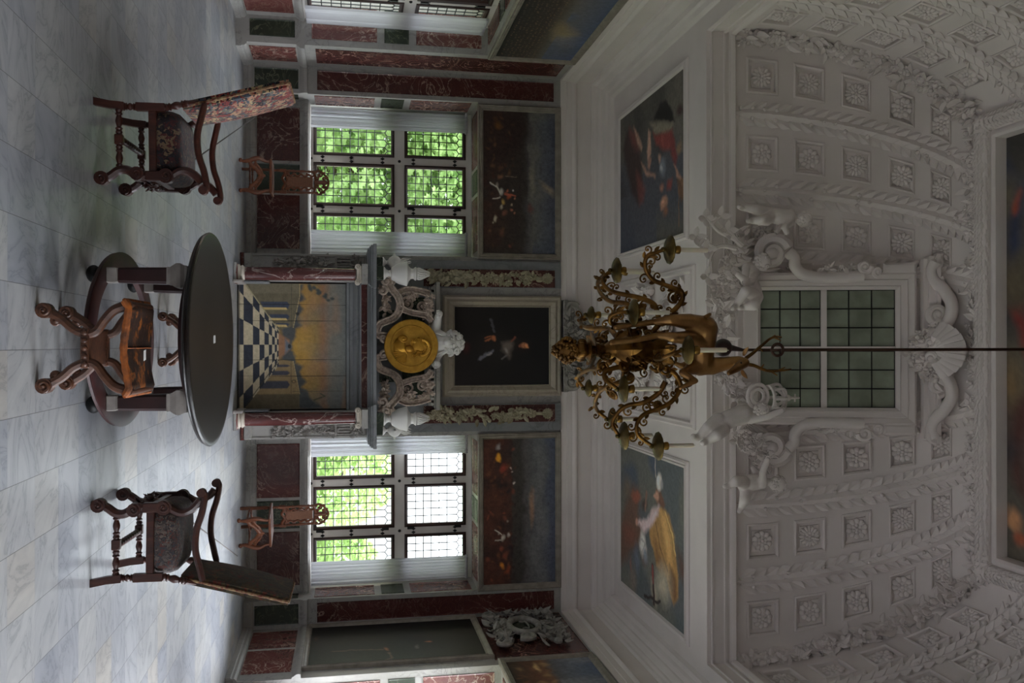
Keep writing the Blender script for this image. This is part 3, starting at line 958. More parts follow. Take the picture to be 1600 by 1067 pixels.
tree('leafy green maple tree filling the view through the left far window', 'maple_tree', (-3.9, 19.6, 0),
     [(-1.7, 0, 1.5, 1.5, .8, 1.4), (.2, -.2, 1.4, 1.5, .8, 1.5), (1.6, 0, 1.7, 1.4, .7, 1.5), (-1.2, .2, 3.8, 1.6, .8, 1.4), (.6, 0, 4.0, 1.6, .8, 1.5), (2.0, .2, 3.6, 1.2, .7, 1.4), (0, .6, 2.7, 2.4, .5, 2.2), (.9, .3, 2.9, 1.4, .5, 1.3), (-.9, .3, 2.8, 1.4, .5, 1.2), (.6, .5, 4.6, 1.8, .5, 1.3), (-1, .5, 4.4, 1.8, .5, 1.3)], 9500, .2, MT['leafA'], 3, 4.2)
tree('pale green trees beyond the right far window, on its left side', 'pale_tree', (3.5, 29, 0), [(-.9,0,1.6,1.4,1,1.7), (.8,.3,1.5,1.6,1,1.75), (0,.5,.4,2,1,1)], 5200, .24, MT['leafB'], 5, 2.4, False)
tree('pale green trees beyond the right far window, on its right side', 'pale_tree', (8.1, 30, 0), [(-.7,0,1.3,1.3,1,1.5), (.9,.3,1.1,1.5,1,1.5), (0,.5,.4,2,1,1)], 5000, .24, MT['leafB'], 8, 2.2, False)
mb = MB(); mb.box(-60, 60, YF+WT+.02, 120, -.7, -.6); mb.box(-60, XL-WT-.02, -40, YF+WT+.02, -.7, -.6); mb.box(XR+WT+.02, 60, -40, YF+WT+.02, -.7, -.6)
struct(mb.build('ground_lawn', MT['lawn'], smooth=0))
bt = plain('pale_tan_render', (214, 190, 164), .8, c2=(200, 176, 150), scale=1)
bd = thing('neighbouring_building', 'pale tan building seen through the left side wall window', 'building', (-16, 34, -.6))
mb = MB(); mb.box(-2, 2, -12, 12, 0, 7.2)
for k in range(8): mb.box(2, 2.06, -12, 12, .5+k*.85, .62+k*.85)
mb.build('facade', bt, bd, smooth=0)
mb = MB(); mb.prism([(-2.5, 7.2), (2.5, 7.2), (0, 9)], lambda u, v, w: (u, w, v), -12.3, 12.3)
mb.build('roof', plain('grey_roof', (120, 108, 104), .8), bd, smooth=0)
# ---------------------------------------------------------------- chimneypiece
FX = .03                                     # its axis
FP = thing('fireplace', 'grey marble fireplace with red columns and carved overmantel, centred on the far wall', 'fireplace', (0, 0, 0))
YS = 13.78                                   # front of the shelf ends
mb = MB()
for s in (-1, 1):
    x0, x1 = sorted((FX+s*1.01, FX+s*1.49))
    mb.box(x0, x1, 14.72, YF, 0, 2.0)                                   # side piers
    a0, a1 = sorted((FX+s*.97, FX+s*1.26))
    mb.box(a0, a1, 13.78, 14.72, 1.895, 1.985)                             # architrave block over the column
    mb.box(a0, a1, 13.80, 14.05, 0, .045, .008)                           # column plinth
    mb.box(*sorted((FX+s*1.005, FX+s*1.03)), 13.95, 14.72, .0, 1.9)      # reveal
mb.box(FX-1.01, FX+1.01, 14.62, YF, 0, 2.0)
mb.build('chimney_breast', MT['graymarble'], FP, smooth=0)
# lintel mouldings above the board
mb = MB()
pr = [(0,1.66),(.05,1.665),(.05,1.70),(.02,1.715),(.02,1.76),(.06,1.79),(.085,1.82),(.06,1.85),(.10,1.87),(.10,1.895),(0,1.90)]
moulding_run(mb, far(14.30), FX-1.0, FX+1.0, pr)
mb.box(FX-1.0, FX+1.0, 14.305, 14.62, 1.66, 1.985)
mb.build('lintel', MT['graymarble2'], FP, smooth=30)
mb = MB(); mb.box(FX-1.0, FX+1.0, 14.2, 14.3, 1.895, 1.985)
mb.build('frieze', MT['redmarble'], FP, smooth=0)
# mantel shelf, breaking forward over the columns
mb = MB()
SH = [(-.02,1.985),(.03,1.985),(.04,2.005),(.06,2.02),(.09,2.03),(.12,2.05),(.125,2.06),(.14,2.065),(.14,2.115),(.12,2.12),(-.02,2.12)]
def shelf(u0, u1, y):
    for w0, w1, z0, z1 in ((0, .03, 1.985, 2.01), (0, .07, 2.01, 2.035), (0, .11, 2.035, 2.065), (0, .14, 2.065, 2.12)):
        mb.box(u0-w1*.55, u1+w1*.55, y-w1, YF, z0, z1, .006)
shelf(FX-1.0, FX+1.0, 14.05)
for s in (-1, 1):
    a = sorted((FX+s*.97, FX+s*1.50)); shelf(a[0], a[1], 13.93)
mb.build('mantel_shelf', MT['graymarble2'], FP, smooth=30)
# columns
for s in (-1, 1):
    cx, cy = FX+s*1.105, 13.96
    mb = MB(); n = 24
    mb.lathe([(.098, .155), (.1, .17), (.101, .5), (.1, 1.0), (.09, 1.78), (.098, 1.785), (.098, 1.80), (.088, 1.803)], n, (cx, cy, 0))
    col = lab(mb.build('column', MT['colmarble'], FP), 'dark red veined marble column')
    mb = MB(); mb.lathe([(.15,.0),(.158,.01),(.16,.03),(.15,.05),(.138,.058),(.125,.06)], n, (cx, cy, .005))
    lab(mb.build('column_torus', MT['redpale'], FP), 'pinkish red base ring')
    mb = MB(); mb.lathe([(.135,.06),(.14,.068),(.136,.078),(.118,.085),(.112,.10),(.122,.108),(.126,.12),(.12,.132),(.106,.138),(.106,.155),(.1,.158)], n, (cx, cy, 0))
    lab(mb.build('column_base', MT['ivory'], FP), 'ivory stone base mouldings')
    mb = MB()
    mb.box(cx-.125, cx+.125, cy-.11, cy+.11, 1.862, 1.895, .008)
    mb.box(cx-.11, cx+.11, cy-.10, cy+.10, 1.815, 1.865, .01)
    for q in (-1, 1):
        for d in range(2):
            mb.tube([(cx+q*.115, cy-.112, 1.835), (cx+q*.115, cy+.112, 1.835)], .045-.016*d, 14)
        spiral(mb, (cx+q*.115, cy-.115, 1.835), (q,0,0), (0,0,1), .038, 1.6, .009, .4, 1, 22)
    lab(mb.build('ionic_capital', MT['ivory'], FP), 'ivory ionic capital')
    mb = MB(); mb.box(cx-.11, cx+.11, 13.85, 14.6, 1.897, 1.985)
    mb.build('frieze_block', MT['greenmarble'], FP, smooth=0)
    # pilaster behind with relief
    mb = MB(); x0, x1 = sorted((FX+s*1.235, FX+s*1.475))
    f = far(14.72)
    mb.nest([(x0, .16, x1, 1.98, 0), (x0, .16, x1, 1.98, .03), (x0+.02, .18, x1-.02, 1.96, .03), (x0+.028, .19, x1-.028, 1.95, .012)], f)
    mb.box(x0-.01, x1+.01, 14.66, 14.73, .06, .17, .01)
    pil = mb.build('pilaster', MT['graymarble'], FP, smooth=0)
    mb = MB(); mb.tube([(x0-.02, 14.72, .035), (x1+.02, 14.72, .035)], .038, 10)
    lab(mb.build('pilaster_torus', MT['redpale'], FP), 'pinkish red base ring')
    mb = MB(); rg = random.Random(31+s); xm = (x0+x1)/2
    foliage(mb, [(xm, 14.705, .56), (xm+.03, 14.705, .8), (xm-.03, 14.705, 1.1), (xm, 14.705, 1.46)], (0,-1,0), .065, .085, 90, rg)
    mb.tube(bez([(xm, 14.70, .5), (xm+.05, 14.70, .75), (xm-.05, 14.70, 1.0), (xm+.05, 14.70, 1.25), (xm, 14.70, 1.5)], 6), .012, 6)
    mb.build('trophy_carving', MT['greystucco'], pil, smooth=35)
    mb = MB()
    mb.box(x0+.03, x1-.03, 14.66, 14.71, 1.48, 1.51)
    for q in range(4): mb.tube([(x0+.05+q*(x1-x0-.1)/3, 14.695, 1.52), (x0+.05+q*(x1-x0-.1)/3, 14.695, 1.72)], .018, 8)
    mb.build('fluting', MT['greystucco'], pil, smooth=35)
    mb = MB(); foliage(mb, [(x0+.04, 14.70, 1.83), (x1-.04, 14.70, 1.86)], (0,-1,0), .06, .085, 34, rg)
    mb.build('acanthus', MT['greystucco'], pil, smooth=35)
# low kerb and dark slab at the foot of the opening
mb = MB()
for s in (-1, 1): mb.box(*sorted((FX+s*.955, FX+s*1.0)), 13.75, 14.3, 0, .14, .01)
mb.build('kerb_stone', MT['stonegrey'], FP, smooth=0)
mb = MB()
for s in (-1, 1): mb.box(*sorted((FX+s*.965, FX+s*.995)), 13.95, 14.28, .14, .5, .006)
mb.build('reveal_strip', MT['graymarble2'], FP, smooth=0)

# ---------------------------------------------------------------- overmantel
OM = FP
mb = MB()
mb.box(FX-1.0, FX+1.0, 14.98, YF, 2.12, 3.02)
for s in (-1, 1): mb.box(*sorted((FX+s*1.0, FX+s*1.46)), 15.12, YF, 2.12, 5.35)
mb.build('back_slab', MT['graymarble2'], OM, smooth=0)
mb = MB()
for s in (-1, 1):
    for x0, x1, z0, z1 in ((.42, .60, 2.2, 2.45), (.30, .82, 2.58, 2.95)):
        mb = MB(); a, c = sorted((FX+s*x0, FX+s*x1)); mb.box(a, c, 14.955, 14.98, z0, z1)
        mb.build('green_inlay', MT['greenmarble'], OM, smooth=0)
# urn pedestals
for s in (-1, 1):
    mb = MB(); mb.box(*sorted((FX+s*1.04, FX+s*1.26)), 14.05, 14.30, 2.12, 2.235, .01)
    mb.build('urn_pedestal', MT['greenmarble'], OM, smooth=0)
    mb = MB(); mb.box(*sorted((FX+s*1.30, FX+s*1.46)), 14.75, 14.92, 2.12, 2.25, .01)
    mb.build('urn_pedestal', MT['greenmarble'], OM, smooth=0)
# scrolled straps (hand profile per side)
def sweep_strap(mb, pts, y, w, th=.05):
    """flat strap whose centre line runs in the x-z plane"""
    P = bez(pts, 8)
    for i, off in enumerate((0, -w*.36, w*.36)):
        r = w*.5 if i == 0 else w*.13
        rr = []
        for k in range(len(P)):
            a = P[max(0, k-1)]; c = P[min(len(P)-1, k+1)]; d = (c-a).normalized(); nn = V3((-d.z, 0, d.x))
            rr.append(P[k] + nn*off + V3((0, (y if i == 0 else y-.045) - P[k].y, 0)))
        mb.tube(rr, r, 8, ref=(0,1,0), flat=(.5 if i == 0 else .9))
for s in (-1, 1):
    g = lambda x, z, y=0: (FX+s*x, y, z)
    mb = MB(); yy = 14.62
    sweep_strap(mb, [g(.16,2.30), g(.20,2.16), g(.36,2.20), g(.46,2.42), g(.62,2.52), g(.80,2.50), g(.98,2.36), g(1.10,2.42)], yy, .13)
    sweep_strap(mb, [g(.62,2.52), g(.55,2.72), g(.50,2.95), g(.40,3.04)], yy, .11)
    sweep_strap(mb, [g(.86,2.48), g(.93,2.66), g(.90,2.88), g(.86,3.02)], yy+.1, .12)
    spiral(mb, g(.135,2.26,yy-.05), (s,0,0), (0,0,1), .075, 1.5, .028, 1.2, 1)
    spiral(mb, g(1.06,2.30,yy-.05), (s,0,0), (0,0,1), .10, 1.5, .03, 2.0, -1)
    spiral(mb, g(.90,2.24,yy-.04), (s,0,0), (0,0,1), .08, 1.3, .026, 0, 1)
    spiral(mb, g(.70,2.66,yy+.1), (s,0,0), (0,0,1), .12, 1.8, .03, .5, -1)
    spiral(mb, g(.66,2.90,yy+.1), (s,0,0), (0,0,1), .09, 1.6, .026, 2.5, 1)
    mb.build('scrolled_strap', MT['scrollstone'], OM, smooth=50)
    rg = random.Random(40+s)
    mb = MB(); foliage(mb, [g(.50,2.95,yy), g(.62,2.98,yy), g(.8,3.0,yy)], (0,-1,0), .06, .09, 40, rg)
    mb.build('carved_leafage', MT['scrollstone'], OM, smooth=35)
    mb = MB(); foliage(mb, [g(.80,2.62,yy+.08), g(.86,2.82,yy+.08)], (0,-1,0), .05, .08, 26, rg)
    mb.build('carved_leafage', MT['scrollstone'], OM, smooth=35)
    mb = MB(); foliage(mb, [g(.56,2.30,yy+.06), g(.80,2.28,yy+.06), g(1.0,2.24,yy+.04)], (0,-1,0), .05, .09, 44, rg)
    mb.build('carved_leafage', MT['scrollstone'], OM, smooth=35)
# dentil cornice
mb = MB()
mb.box(FX-1.0, FX+1.0, 14.92, YF, 3.02, 3.06)
for k in range(22):
    x = FX-.97+k*.0925; mb.box(x-.025, x+.025, 14.86, 14.93, 3.05, 3.10)
mb.box(FX-1.03, FX+1.03, 14.84, YF, 3.10, 3.13, .006); mb.box(FX-1.07, FX+1.07, 14.80, YF, 3.13, 3.20, .008)
mb.build('dentil_cornice', MT['graymarble'], OM, smooth=0)

# gilded medallion held by a lion
MD = thing('medallion', 'round gilded medallion with a wreathed profile bust facing left, above the mantel shelf', 'medallion', (FX, 14.5, 2.70))
mb = MB(); R_ = .437
Q = lambda r, d, k, n=64: [(r*cos(2*PI*k/n), -d, r*sin(2*PI*k/n))]
def ring(r, d, n=64): return [(r*cos(2*PI*k/n), -d, r*sin(2*PI*k/n)) for k in range(n)]
mb.loft([ring(R_-.02, -.06), ring(R_, -.05), ring(R_, -.012), ring(R_-.012, 0), ring(.345, .0), ring(.338, .012), ring(.328, .012), ring(.322, -.008), ring(.05, -.004), ring(.001, -.004)], True, True, True)
mb.build('disc', MT['gildfield'], MD, smooth=40)
# bust in relief: wreathed head in profile to the left, above draped shoulders
hx = lambda x, z: (.013*x+.03, .013*(z+3)-.005)
mb = MB()
prof = [hx(x, z) for x, z in ((3,-9),(-2,-7),(-3.5,-3.5),(-8,-4),(-10.5,-3),(-11,-1),(-10.4,.3),(-11.6,1),(-11,2.2),(-11.9,3.2),(-10.8,4.4),(-13.8,6.2),(-13.2,7.6),(-11.4,9.8),(-11.2,11),(-10.8,14),(-8.5,18),(-4,20.5),(2,20.5),(7,18),(10,13),(10.5,7),(8.5,1),(7,-4),(9,-9))]
mb.prism(prof, lambda u, v, w: (u, -w, v), -.005, .03)
q = lambda x, z: (hx(x, z)[0], hx(x, z)[1])
for x, z, rx, rz, d in ((-2,8,.115,.135,.05),(-8,2,.045,.05,.04),(-8.5,-1.5,.035,.03,.035),(-9.5,12,.035,.05,.036),(1,-5,.06,.09,.045),(-12,6.4,.022,.02,.034),(-10.2,.6,.018,.012,.036),(-10,2.6,.02,.014,.038),(-8.6,9.2,.022,.012,.052),(4,5,.02,.035,.07)):
    mb.sph((q(x,z)[0], -.012, q(x,z)[1]), (rx, d, rz), 14, 8)
mb.build('profile_head', MT['gold'], MD, smooth=50)
mb = MB(); rg = random.Random(9)
for k in range(90):
    a = rg.uniform(-.7, 2.5); r = rg.uniform(.07, .155)
    mb.sph((.03+r*cos(a)*.85, -.035-rg.random()*.02, .155+r*sin(a)*.95), rg.uniform(.014,.024), 6, 4)
for k in range(10):
    a = -.1+.29*k; leaf(mb, (.02+.125*cos(a), -.07, .15+.125*sin(a)), (-sin(a)*.9, -.15, cos(a)), (0,-1,0), .075, .02, .2, .3, 3)
spiral(mb, (.15,-.035,.03), (1,0,0), (0,0,1), .032, 1.3, .012); mb.tube(bez([(.10,-.03,.12),(.14,-.035,.07),(.13,-.035,.02)],4), .016, 6)
mb.build('wreathed_hair', MT['gold'], MD, smooth=50)
mb = MB()
for k in range(10):
    t = k/9
    mb.tube(bez([(.13-.03*t, -.02, -.07-.03*t), (.02+.03*t, -.055, -.13-.07*t), (-.13+.09*t, -.04, -.12-.17*t)], 6), [.02, .027, .012], 6)
for k in range(9):
    a = .15-.2*k
    mb.tube([(.10+.02*cos(a), -.025, -.10), (.08+.19*cos(a), -.04, -.13+.2*sin(a)*.8)], [.03, .014], 6)
mb.sph((-.12,-.025,-.14), (.065,.04,.08), 10, 6); mb.sph((.03,-.015,-.19), (.18,.032,.10), 14, 7)
spiral(mb, (-.12,-.05,-.13), (1,0,0), (0,0,1), .06, 1.3, .02, 1, -1)
mb.build('drapery', MT['gold'], MD, smooth=50)
# raised letters round the rim
def rim_text(txt, a0, a1, r=.388):
    for i, ch in enumerate(txt):
        if ch == ' ': continue
        cu = bpy.data.curves.new('inscription_letter', 'FONT'); cu.body = ch; cu.size = .058; cu.extrude = .004; cu.align_x = 'CENTER'; cu.align_y = 'CENTER'
        o = bpy.data.objects.new('inscription_letter', cu); COL.objects.link(o)
        dg = bpy.context.evaluated_depsgraph_get(); me = bpy.data.meshes.new_from_object(o.evaluated_get(dg), depsgraph=dg)
        bpy.data.objects.remove(o)
        o = bpy.data.objects.new('inscription_letter', me); COL.objects.link(o); me.materials.append(MT['gold'])
        a = a0+(a1-a0)*i/(len(txt)-1)
        o.parent = MD; o.matrix_local = Matrix.Translation((r*cos(a), -.002, r*sin(a))) @ Matrix.Rotation(PI/2, 4, 'X') @ Matrix.Rotation(a-PI/2, 4, 'Z')
rim_text('AL MO OTHO INVS', math.radians(208), math.radians(104))
rim_text('O SVA TIOVNI', math.radians(62), math.radians(-66))

LI = thing('lion_sculpture', 'white lion sculpture peering over the gilded medallion with both paws on it', 'sculpture', (FX, 14.62, 3.1))
nodes = {'a': ((0, .2, -.1), .2, .2), 'n': ((-.02, .1, .06), .19, .2), 'h': ((-.06, -.05, .26), .135, .13), 'm': ((-.07, -.16, .19), .075, .07),
         'ls': ((-.24, .08, .0), .1, .1), 'lp': ((-.50, -.0, .05), .06, .07), 'lf': ((-.53, -.12, .06), .055, .055),
         'rs': ((.18, .08, .0), .1, .1), 'rp': ((.30, .0, .0), .06, .07), 'rf': ((.30, -.13, .02), .06, .055)}
skin_fig('lion_body', nodes, [('a','n'),('n','h'),('h','m'),('n','ls'),('ls','lp'),('lp','lf'),('n','rs'),('rs','rp'),('rp','rf')], 'a', MT['statuary'], LI)
mb = MB(); rg = random.Random(4)
for k in range(70):
    a = rg.uniform(0, 2*PI); e = rg.uniform(-.6, 1.3)
    if cos(a) > -.2 or e > .5 or True:
        d = V3((cos(e)*cos(a), cos(e)*sin(a)*.8, sin(e)))
        if d.y < -.55 and e < .5: continue
        c = V3((-.06, -.02, .27)) + d*.175
        s1 = V3((rg.uniform(-1,1), rg.uniform(-1,1), rg.uniform(-1,1))).normalized()
        spiral(mb, c, s1, d.cross(s1).normalized(), .055, 1.1, .024, rg.uniform(0,6), 1, 10)
for s in (-1, 1):
    for k in range(10): mb.tube(bez([(-.05+s*.12, -.08, .2-.0*k), (-.04+s*(.16+.012*k), -.08+.02*k, .08-.01*k), (-.04+s*(.20+.012*k), .0+.02*k, -.08)], 4), [.03, .03, .012], 5)
mb.build('mane', MT['statuary'], LI, smooth=50)
mb = MB()
for s, x in ((-1, -.07), (1, -.07)):
    mb.sph((x+s*.055, -.215, .25), .017, 7, 5); mb.tube([(x+s*.03, -.2, .28), (x+s*.1, -.18, .285)], .02, 6)
mb.sph((-.07, -.28, .2), (.04, .025, .026), 8, 5)
mb.build('face', MT['statuary'], LI, smooth=50)
mb = MB()
for px_, pz_ in ((-.53, .05), (.30, .01)):
    for k in range(4): mb.sph((px_-.045+.03*k, -.16, pz_-.02), (.02, .04, .035), 7, 5)
mb.build('claws', MT['statuary'], LI, smooth=50)

# urns
def big_urn(x, label):
    t = thing('flaming_urn', label, 'urn', (x, 14.17, 2.235), 0, 'white urns on the mantel shelf')
    mb = MB()
    mb.lathe([(.10,0),(.10,.02),(.085,.03),(.06,.05),(.045,.09),(.055,.10),(.05,.115),(.10,.13),(.12,.17),(.15,.21),(.155,.225),(.165,.235),(.195,.35),(.20,.365),(.19,.375),(.12,.40),(.10,.42),(.085,.43),(.08,.47),(.10,.49),(.11,.51),(.10,.52),(.06,.525)], 28)
    mb.build('vase', MT['statuary'], t)
    mb = MB(); rg = random.Random(int(x*100))
    mb.lathe([(.06,.515),(.085,.55),(.082,.59),(.05,.635),(.01,.68)], 14)
    for k in range(16):
        a = 2*PI*k/16; h = rg.uniform(.56,.60)
        mb.tube(bez([(.075*cos(a),.075*sin(a),.535), (.085*cos(a+.3),.085*sin(a+.3),h), (.03*cos(a+.7),.03*sin(a+.7),.70+.03*(k%2))], 5), [.022,.024,.004], 6)
    mb.build('flame', MT['statuary'], t)
    return t
big_urn(FX-1.15, 'large white flame-topped urn on the left end of the mantel shelf')
big_urn(FX+1.15, 'large white flame-topped urn on the right end of the mantel shelf')
def small_urn(x, s, label):
    t = thing('ball_urn', label, 'urn', (x, 14.83, 2.25), 0, 'white urns on the mantel shelf')
    mb = MB()
    mb.lathe([(.085,0),(.085,.015),(.07,.025),(.035,.05),(.028,.075),(.045,.085),(.035,.09),(.075,.11),(.11,.16),(.118,.20),(.105,.25),(.07,.285),(.045,.30)], 24)
    mb.build('vase', MT['statuary'], t)
    mb = MB()
    for a in range(4):
        q = PI/2*a; mb.sph((.12*cos(q), .12*sin(q), .195), .026, 8, 6); mb.sph((.146*cos(q), .146*sin(q), .195), .014, 6, 5)
    mb.build('knob', MT['statuary'], t)
    mb = MB(); rg = random.Random(7)
    for k in range(9):
        a = 2*PI*k/9
        mb.tube(bez([(.03*cos(a),.03*sin(a),.29),(.06*cos(a+.2)+s*.01,.06*sin(a+.2),.35),(.04*cos(a)+s*.03,.04*sin(a),.43+.02*(k%3))],5),[.02,.024,.005],6)
    mb.build('flame', MT['statuary'], t)
small_urn(FX-1.385, -1, 'small white ball-shaped urn behind the left large urn, next to the curtain')
small_urn(FX+1.385, 1, 'small white ball-shaped urn behind the right large urn, next to the curtain')

# hanging festoons on red marble strips
for s, lb in ((-1, 'left'), (1, 'right')):
    x = FX+s*1.165
    mb = MB(); f = far(15.12)
    mb.nest([(x-.15, 2.95, x+.15, 5.24, 0), (x-.15, 2.95, x+.15, 5.24, .004)], f)
    o = struct(mb.build('trim_festoon_ground', MT['redmarble'], smooth=0)); o.parent = WFAR
    t = thing('carved_festoon', 'pale carved stone festoon of flowers hanging to the %s of the portrait' % lb, 'festoon', (x, 15.045, 5.0), 0, 'carved festoons beside the portrait')
    mb = MB(); rg = random.Random(60+s)
    foliage(mb, [(0,-.02,-.3),(0.02,-.03,-1.0),(-.02,-.03,-1.6),(0,-.02,-2.0)], (0,-1,0), .09, .105, 150, rg)
    foliage(mb, [(0,-.02,-.12),(0,-.03,-.28)], (0,-1,0), .06, .09, 22, rg)
    mb.build('leaf_cluster', MT['festoon'], t, smooth=35)
    mb = MB(); R4 = MB()
    mb.sph((0,-.02,.08), (.085,.05,.085), 12, 8); rosette(mb, (0,-.05,.08), (0,-1,0), .10, 1)
    mb.tube([(0,-.02,.0), (0,-.02,-.25)], .03, 8)
    mb.build('shell_boss', MT['festoon'], t, smooth=45)

# portrait above
PT = thing('portrait_painting', 'very dark portrait of a long-haired man in a broad marble frame above the fireplace', 'painting', (FX, 15.19, 0))
mb = MB(); f = lambda u, v, w: (u, -w, v)
k = .19
mb.nest([(-.87,3.28,.87,5.36,0), (-.87,3.28,.87,5.36,.05), (-.84,3.31,.84,5.33,.075), (-.80,3.35,.80,5.29,.06), (-.76,3.39,.76,5.25,.085), (-.72,3.43,.72,5.20,.05), (-.70,3.46,.70,5.17,.035),(-.685,3.475,.685,5.155,.055),(-.67,3.49,.67,5.14,.03)], f, cap=False)
mb.build('frame', MT['creammarble'], PT, smooth=20)
PORTRAIT = PT
# scrolled crest with winged masks above the portrait, over the cornice
CR = thing('scrolled_crest', 'grey carved scroll crest above the portrait, overlapping the white cornice', 'carving', (FX, 15.02, 5.36))
mb = MB()
mb.box(-.80, .80, -.06, .1, -.0, .08, .01)
mb.prism([(-.80,.0),(-.78,.22),(-.55,.26),(-.36,.36),(-.26,.54),(0,.62),(.26,.54),(.36,.36),(.55,.26),(.78,.22),(.80,.0)], lambda u, v, w: (u, -w, v), -.1, .0)
mb.build('crest_block', MT['greystucco'], CR, smooth=30)
for s in (-1, 1):
    mb = MB()
    spiral(mb, (s*.62,-.07,.14), (s,0,0), (0,0,1), .13, 1.8, .045, 1.0, -1)
    spiral(mb, (s*.42,-.06,.34), (s,0,0), (0,0,1), .10, 1.5, .035, 2.0, -1)
    mb.tube(bez([(s*.72,-.05,.2),(s*.55,-.08,.30),(s*.40,-.08,.44),(s*.22,-.06,.60),(0,-.06,.66)],6), .045, 8)
    mb.build('volute', MT['greystucco'], CR, smooth=50)
mb = MB(); rg = random.Random(77)
foliage(mb, [(-.5,-.08,.1),(-.3,-.1,.12),(0,-.1,.05),(.3,-.1,.12),(.5,-.08,.1)], (0,-1,0), .10, .12, 80, rg)
foliage(mb, [(-.28,-.08,.3),(0,-.1,.42),(.28,-.08,.3)], (0,-1,0), .1, .12, 46, rg)
mb.build('leaf_spray', MT['greystucco'], CR, smooth=35)
# ---------------------------------------------------------------- paintings: canvases painted stroke by stroke
def lin(c): return np.array(srgb(*c)[:3])
class Canvas:
    def __init__(s, w, h, p00, p10, p01, px=None, gain=6.0, seed=1):
        """p00 lower-left, p10 lower-right, p01 upper-left corners in the room; px(v,u)->room point for layout"""
        s.w, s.h, s.g = w, h, gain
        s.p = [V3(p00), V3(p10), V3(p01)]
        s.a = np.zeros((h, w, 3)); s.px = px
        s.yy, s.xx = np.mgrid[0:h, 0:w]; s.xx = s.xx/(w-1); s.yy = s.yy/(h-1)
        s.asp = (s.p[1]-s.p[0]).length/(s.p[2]-s.p[0]).length
        s.rng = np.random.RandomState(seed)
    def uv(s, q):
        if s.px is None: return q
        d = V3(s.px(*q)) - s.p[0]; e1 = s.p[1]-s.p[0]; e2 = s.p[2]-s.p[0]
        return (d.dot(e1)/e1.length_squared, d.dot(e2)/e2.length_squared)
    def noise(s, n, m=None):
        m = m or max(2, int(n/s.asp))
        g = s.rng.rand(m+2, n+2)
        x = s.xx*n; y = s.yy*m; i = np.floor(x).astype(int); j = np.floor(y).astype(int)
        fx = x-i; fy = y-j; fx = fx*fx*(3-2*fx); fy = fy*fy*(3-2*fy)
        return (g[j,i]*(1-fx)+g[j,i+1]*fx)*(1-fy)+(g[j+1,i]*(1-fx)+g[j+1,i+1]*fx)*fy
    def put(s, m, c, a=1.0):
        m = np.clip(m, 0, 1)[..., None]*a
        s.a = s.a*(1-m) + lin(c)*m
    def vgrad(s, stops):
        ps = [p for p, c in stops]
        for k in range(3): s.a[..., k] = np.interp(s.yy, ps, [lin(c)[k] for p, c in stops])
    def ell(s, q, rx, ry, c, rot=0, soft=.25, a=1.0):
        """centre (layout coords), radii as fraction of the width"""
        u, v = s.uv(q); dx = (s.xx-u); dy = (s.yy-v)/s.asp
        cr, sr = cos(rot), sin(rot)
        d = np.sqrt(((dx*cr+dy*sr)/rx)**2 + ((-dx*sr+dy*cr)/ry)**2)
        s.put((1-d)/soft, c, a)
    def poly(s, pts, c, soft=.008, a=1.0):
        P = [s.uv(q) for q in pts]; n = len(P)
        ins = np.zeros(s.xx.shape, bool); dist = np.full(s.xx.shape, 9.)
        for i in range(n):
            x0, y0 = P[i]; x1, y1 = P[(i+1) % n]
            cond = ((y0 > s.yy) != (y1 > s.yy))
            with np.errstate(divide='ignore', invalid='ignore'):
                xi = (x1-x0)*(s.yy-y0)/((y1-y0) if y1 != y0 else 1e-9)+x0
            ins ^= cond & (s.xx < xi)
            ax, ay = x1-x0, (y1-y0)/s.asp; L = ax*ax+ay*ay+1e-12
            bx, by = s.xx-x0, (s.yy-y0)/s.asp
            t = np.clip((bx*ax+by*ay)/L, 0, 1)
            dist = np.minimum(dist, np.hypot(bx-ax*t, by-ay*t))
        sd = np.where(ins, dist, -dist)
        s.put(.5+sd/(2*soft), c, a)
    def line(s, pts, wd, c, a=1.0, soft=.5):
        P = [s.uv(q) for q in pts]; dist = np.full(s.xx.shape, 9.)
        for (x0, y0), (x1, y1) in zip(P[:-1], P[1:]):
            ax, ay = x1-x0, (y1-y0)/s.asp; L = ax*ax+ay*ay+1e-12
            bx, by = s.xx-x0, (s.yy-y0)/s.asp
            t = np.clip((bx*ax+by*ay)/L, 0, 1)
            dist = np.minimum(dist, np.hypot(bx-ax*t, by-ay*t))
        s.put((1-dist/wd)/soft, c, a)
    def dabs(s, n, box, size, cols, a=.7, seed=0):
        r = random.Random(seed)
        for _ in range(n):
            u = r.uniform(box[0], box[2]); v = r.uniform(box[1], box[3])
            px, s.px = s.px, None
            s.ell((u, v), size*r.uniform(.5,1.4), size*r.uniform(.4,1.0), cols[r.randrange(len(cols))], r.uniform(-1,1), .7, a*r.uniform(.4,1))
            s.px = px
    def grain(s, amt=.25, n=60):
        f = 1 + amt*(s.noise(n)-.5) + amt*(s.noise(n*3)-.5)
        s.a *= f[..., None]
    def warp(s, amp=.012, n=14):
        dx = (s.noise(n)-.5)*2*amp + (s.noise(n*3)-.5)*amp; dy = ((s.noise(n)-.5)*2*amp + (s.noise(n*3)-.5)*amp)*s.asp
        x = np.clip((s.xx+dx)*(s.w-1), 0, s.w-1.001); y = np.clip((s.yy+dy)*(s.h-1), 0, s.h-1.001)
        i = x.astype(int); j = y.astype(int); fx = (x-i)[..., None]; fy = (y-j)[..., None]
        s.a = (s.a[j,i]*(1-fx)+s.a[j,i+1]*fx)*(1-fy)+(s.a[j+1,i]*(1-fx)+s.a[j+1,i+1]*fx)*fy
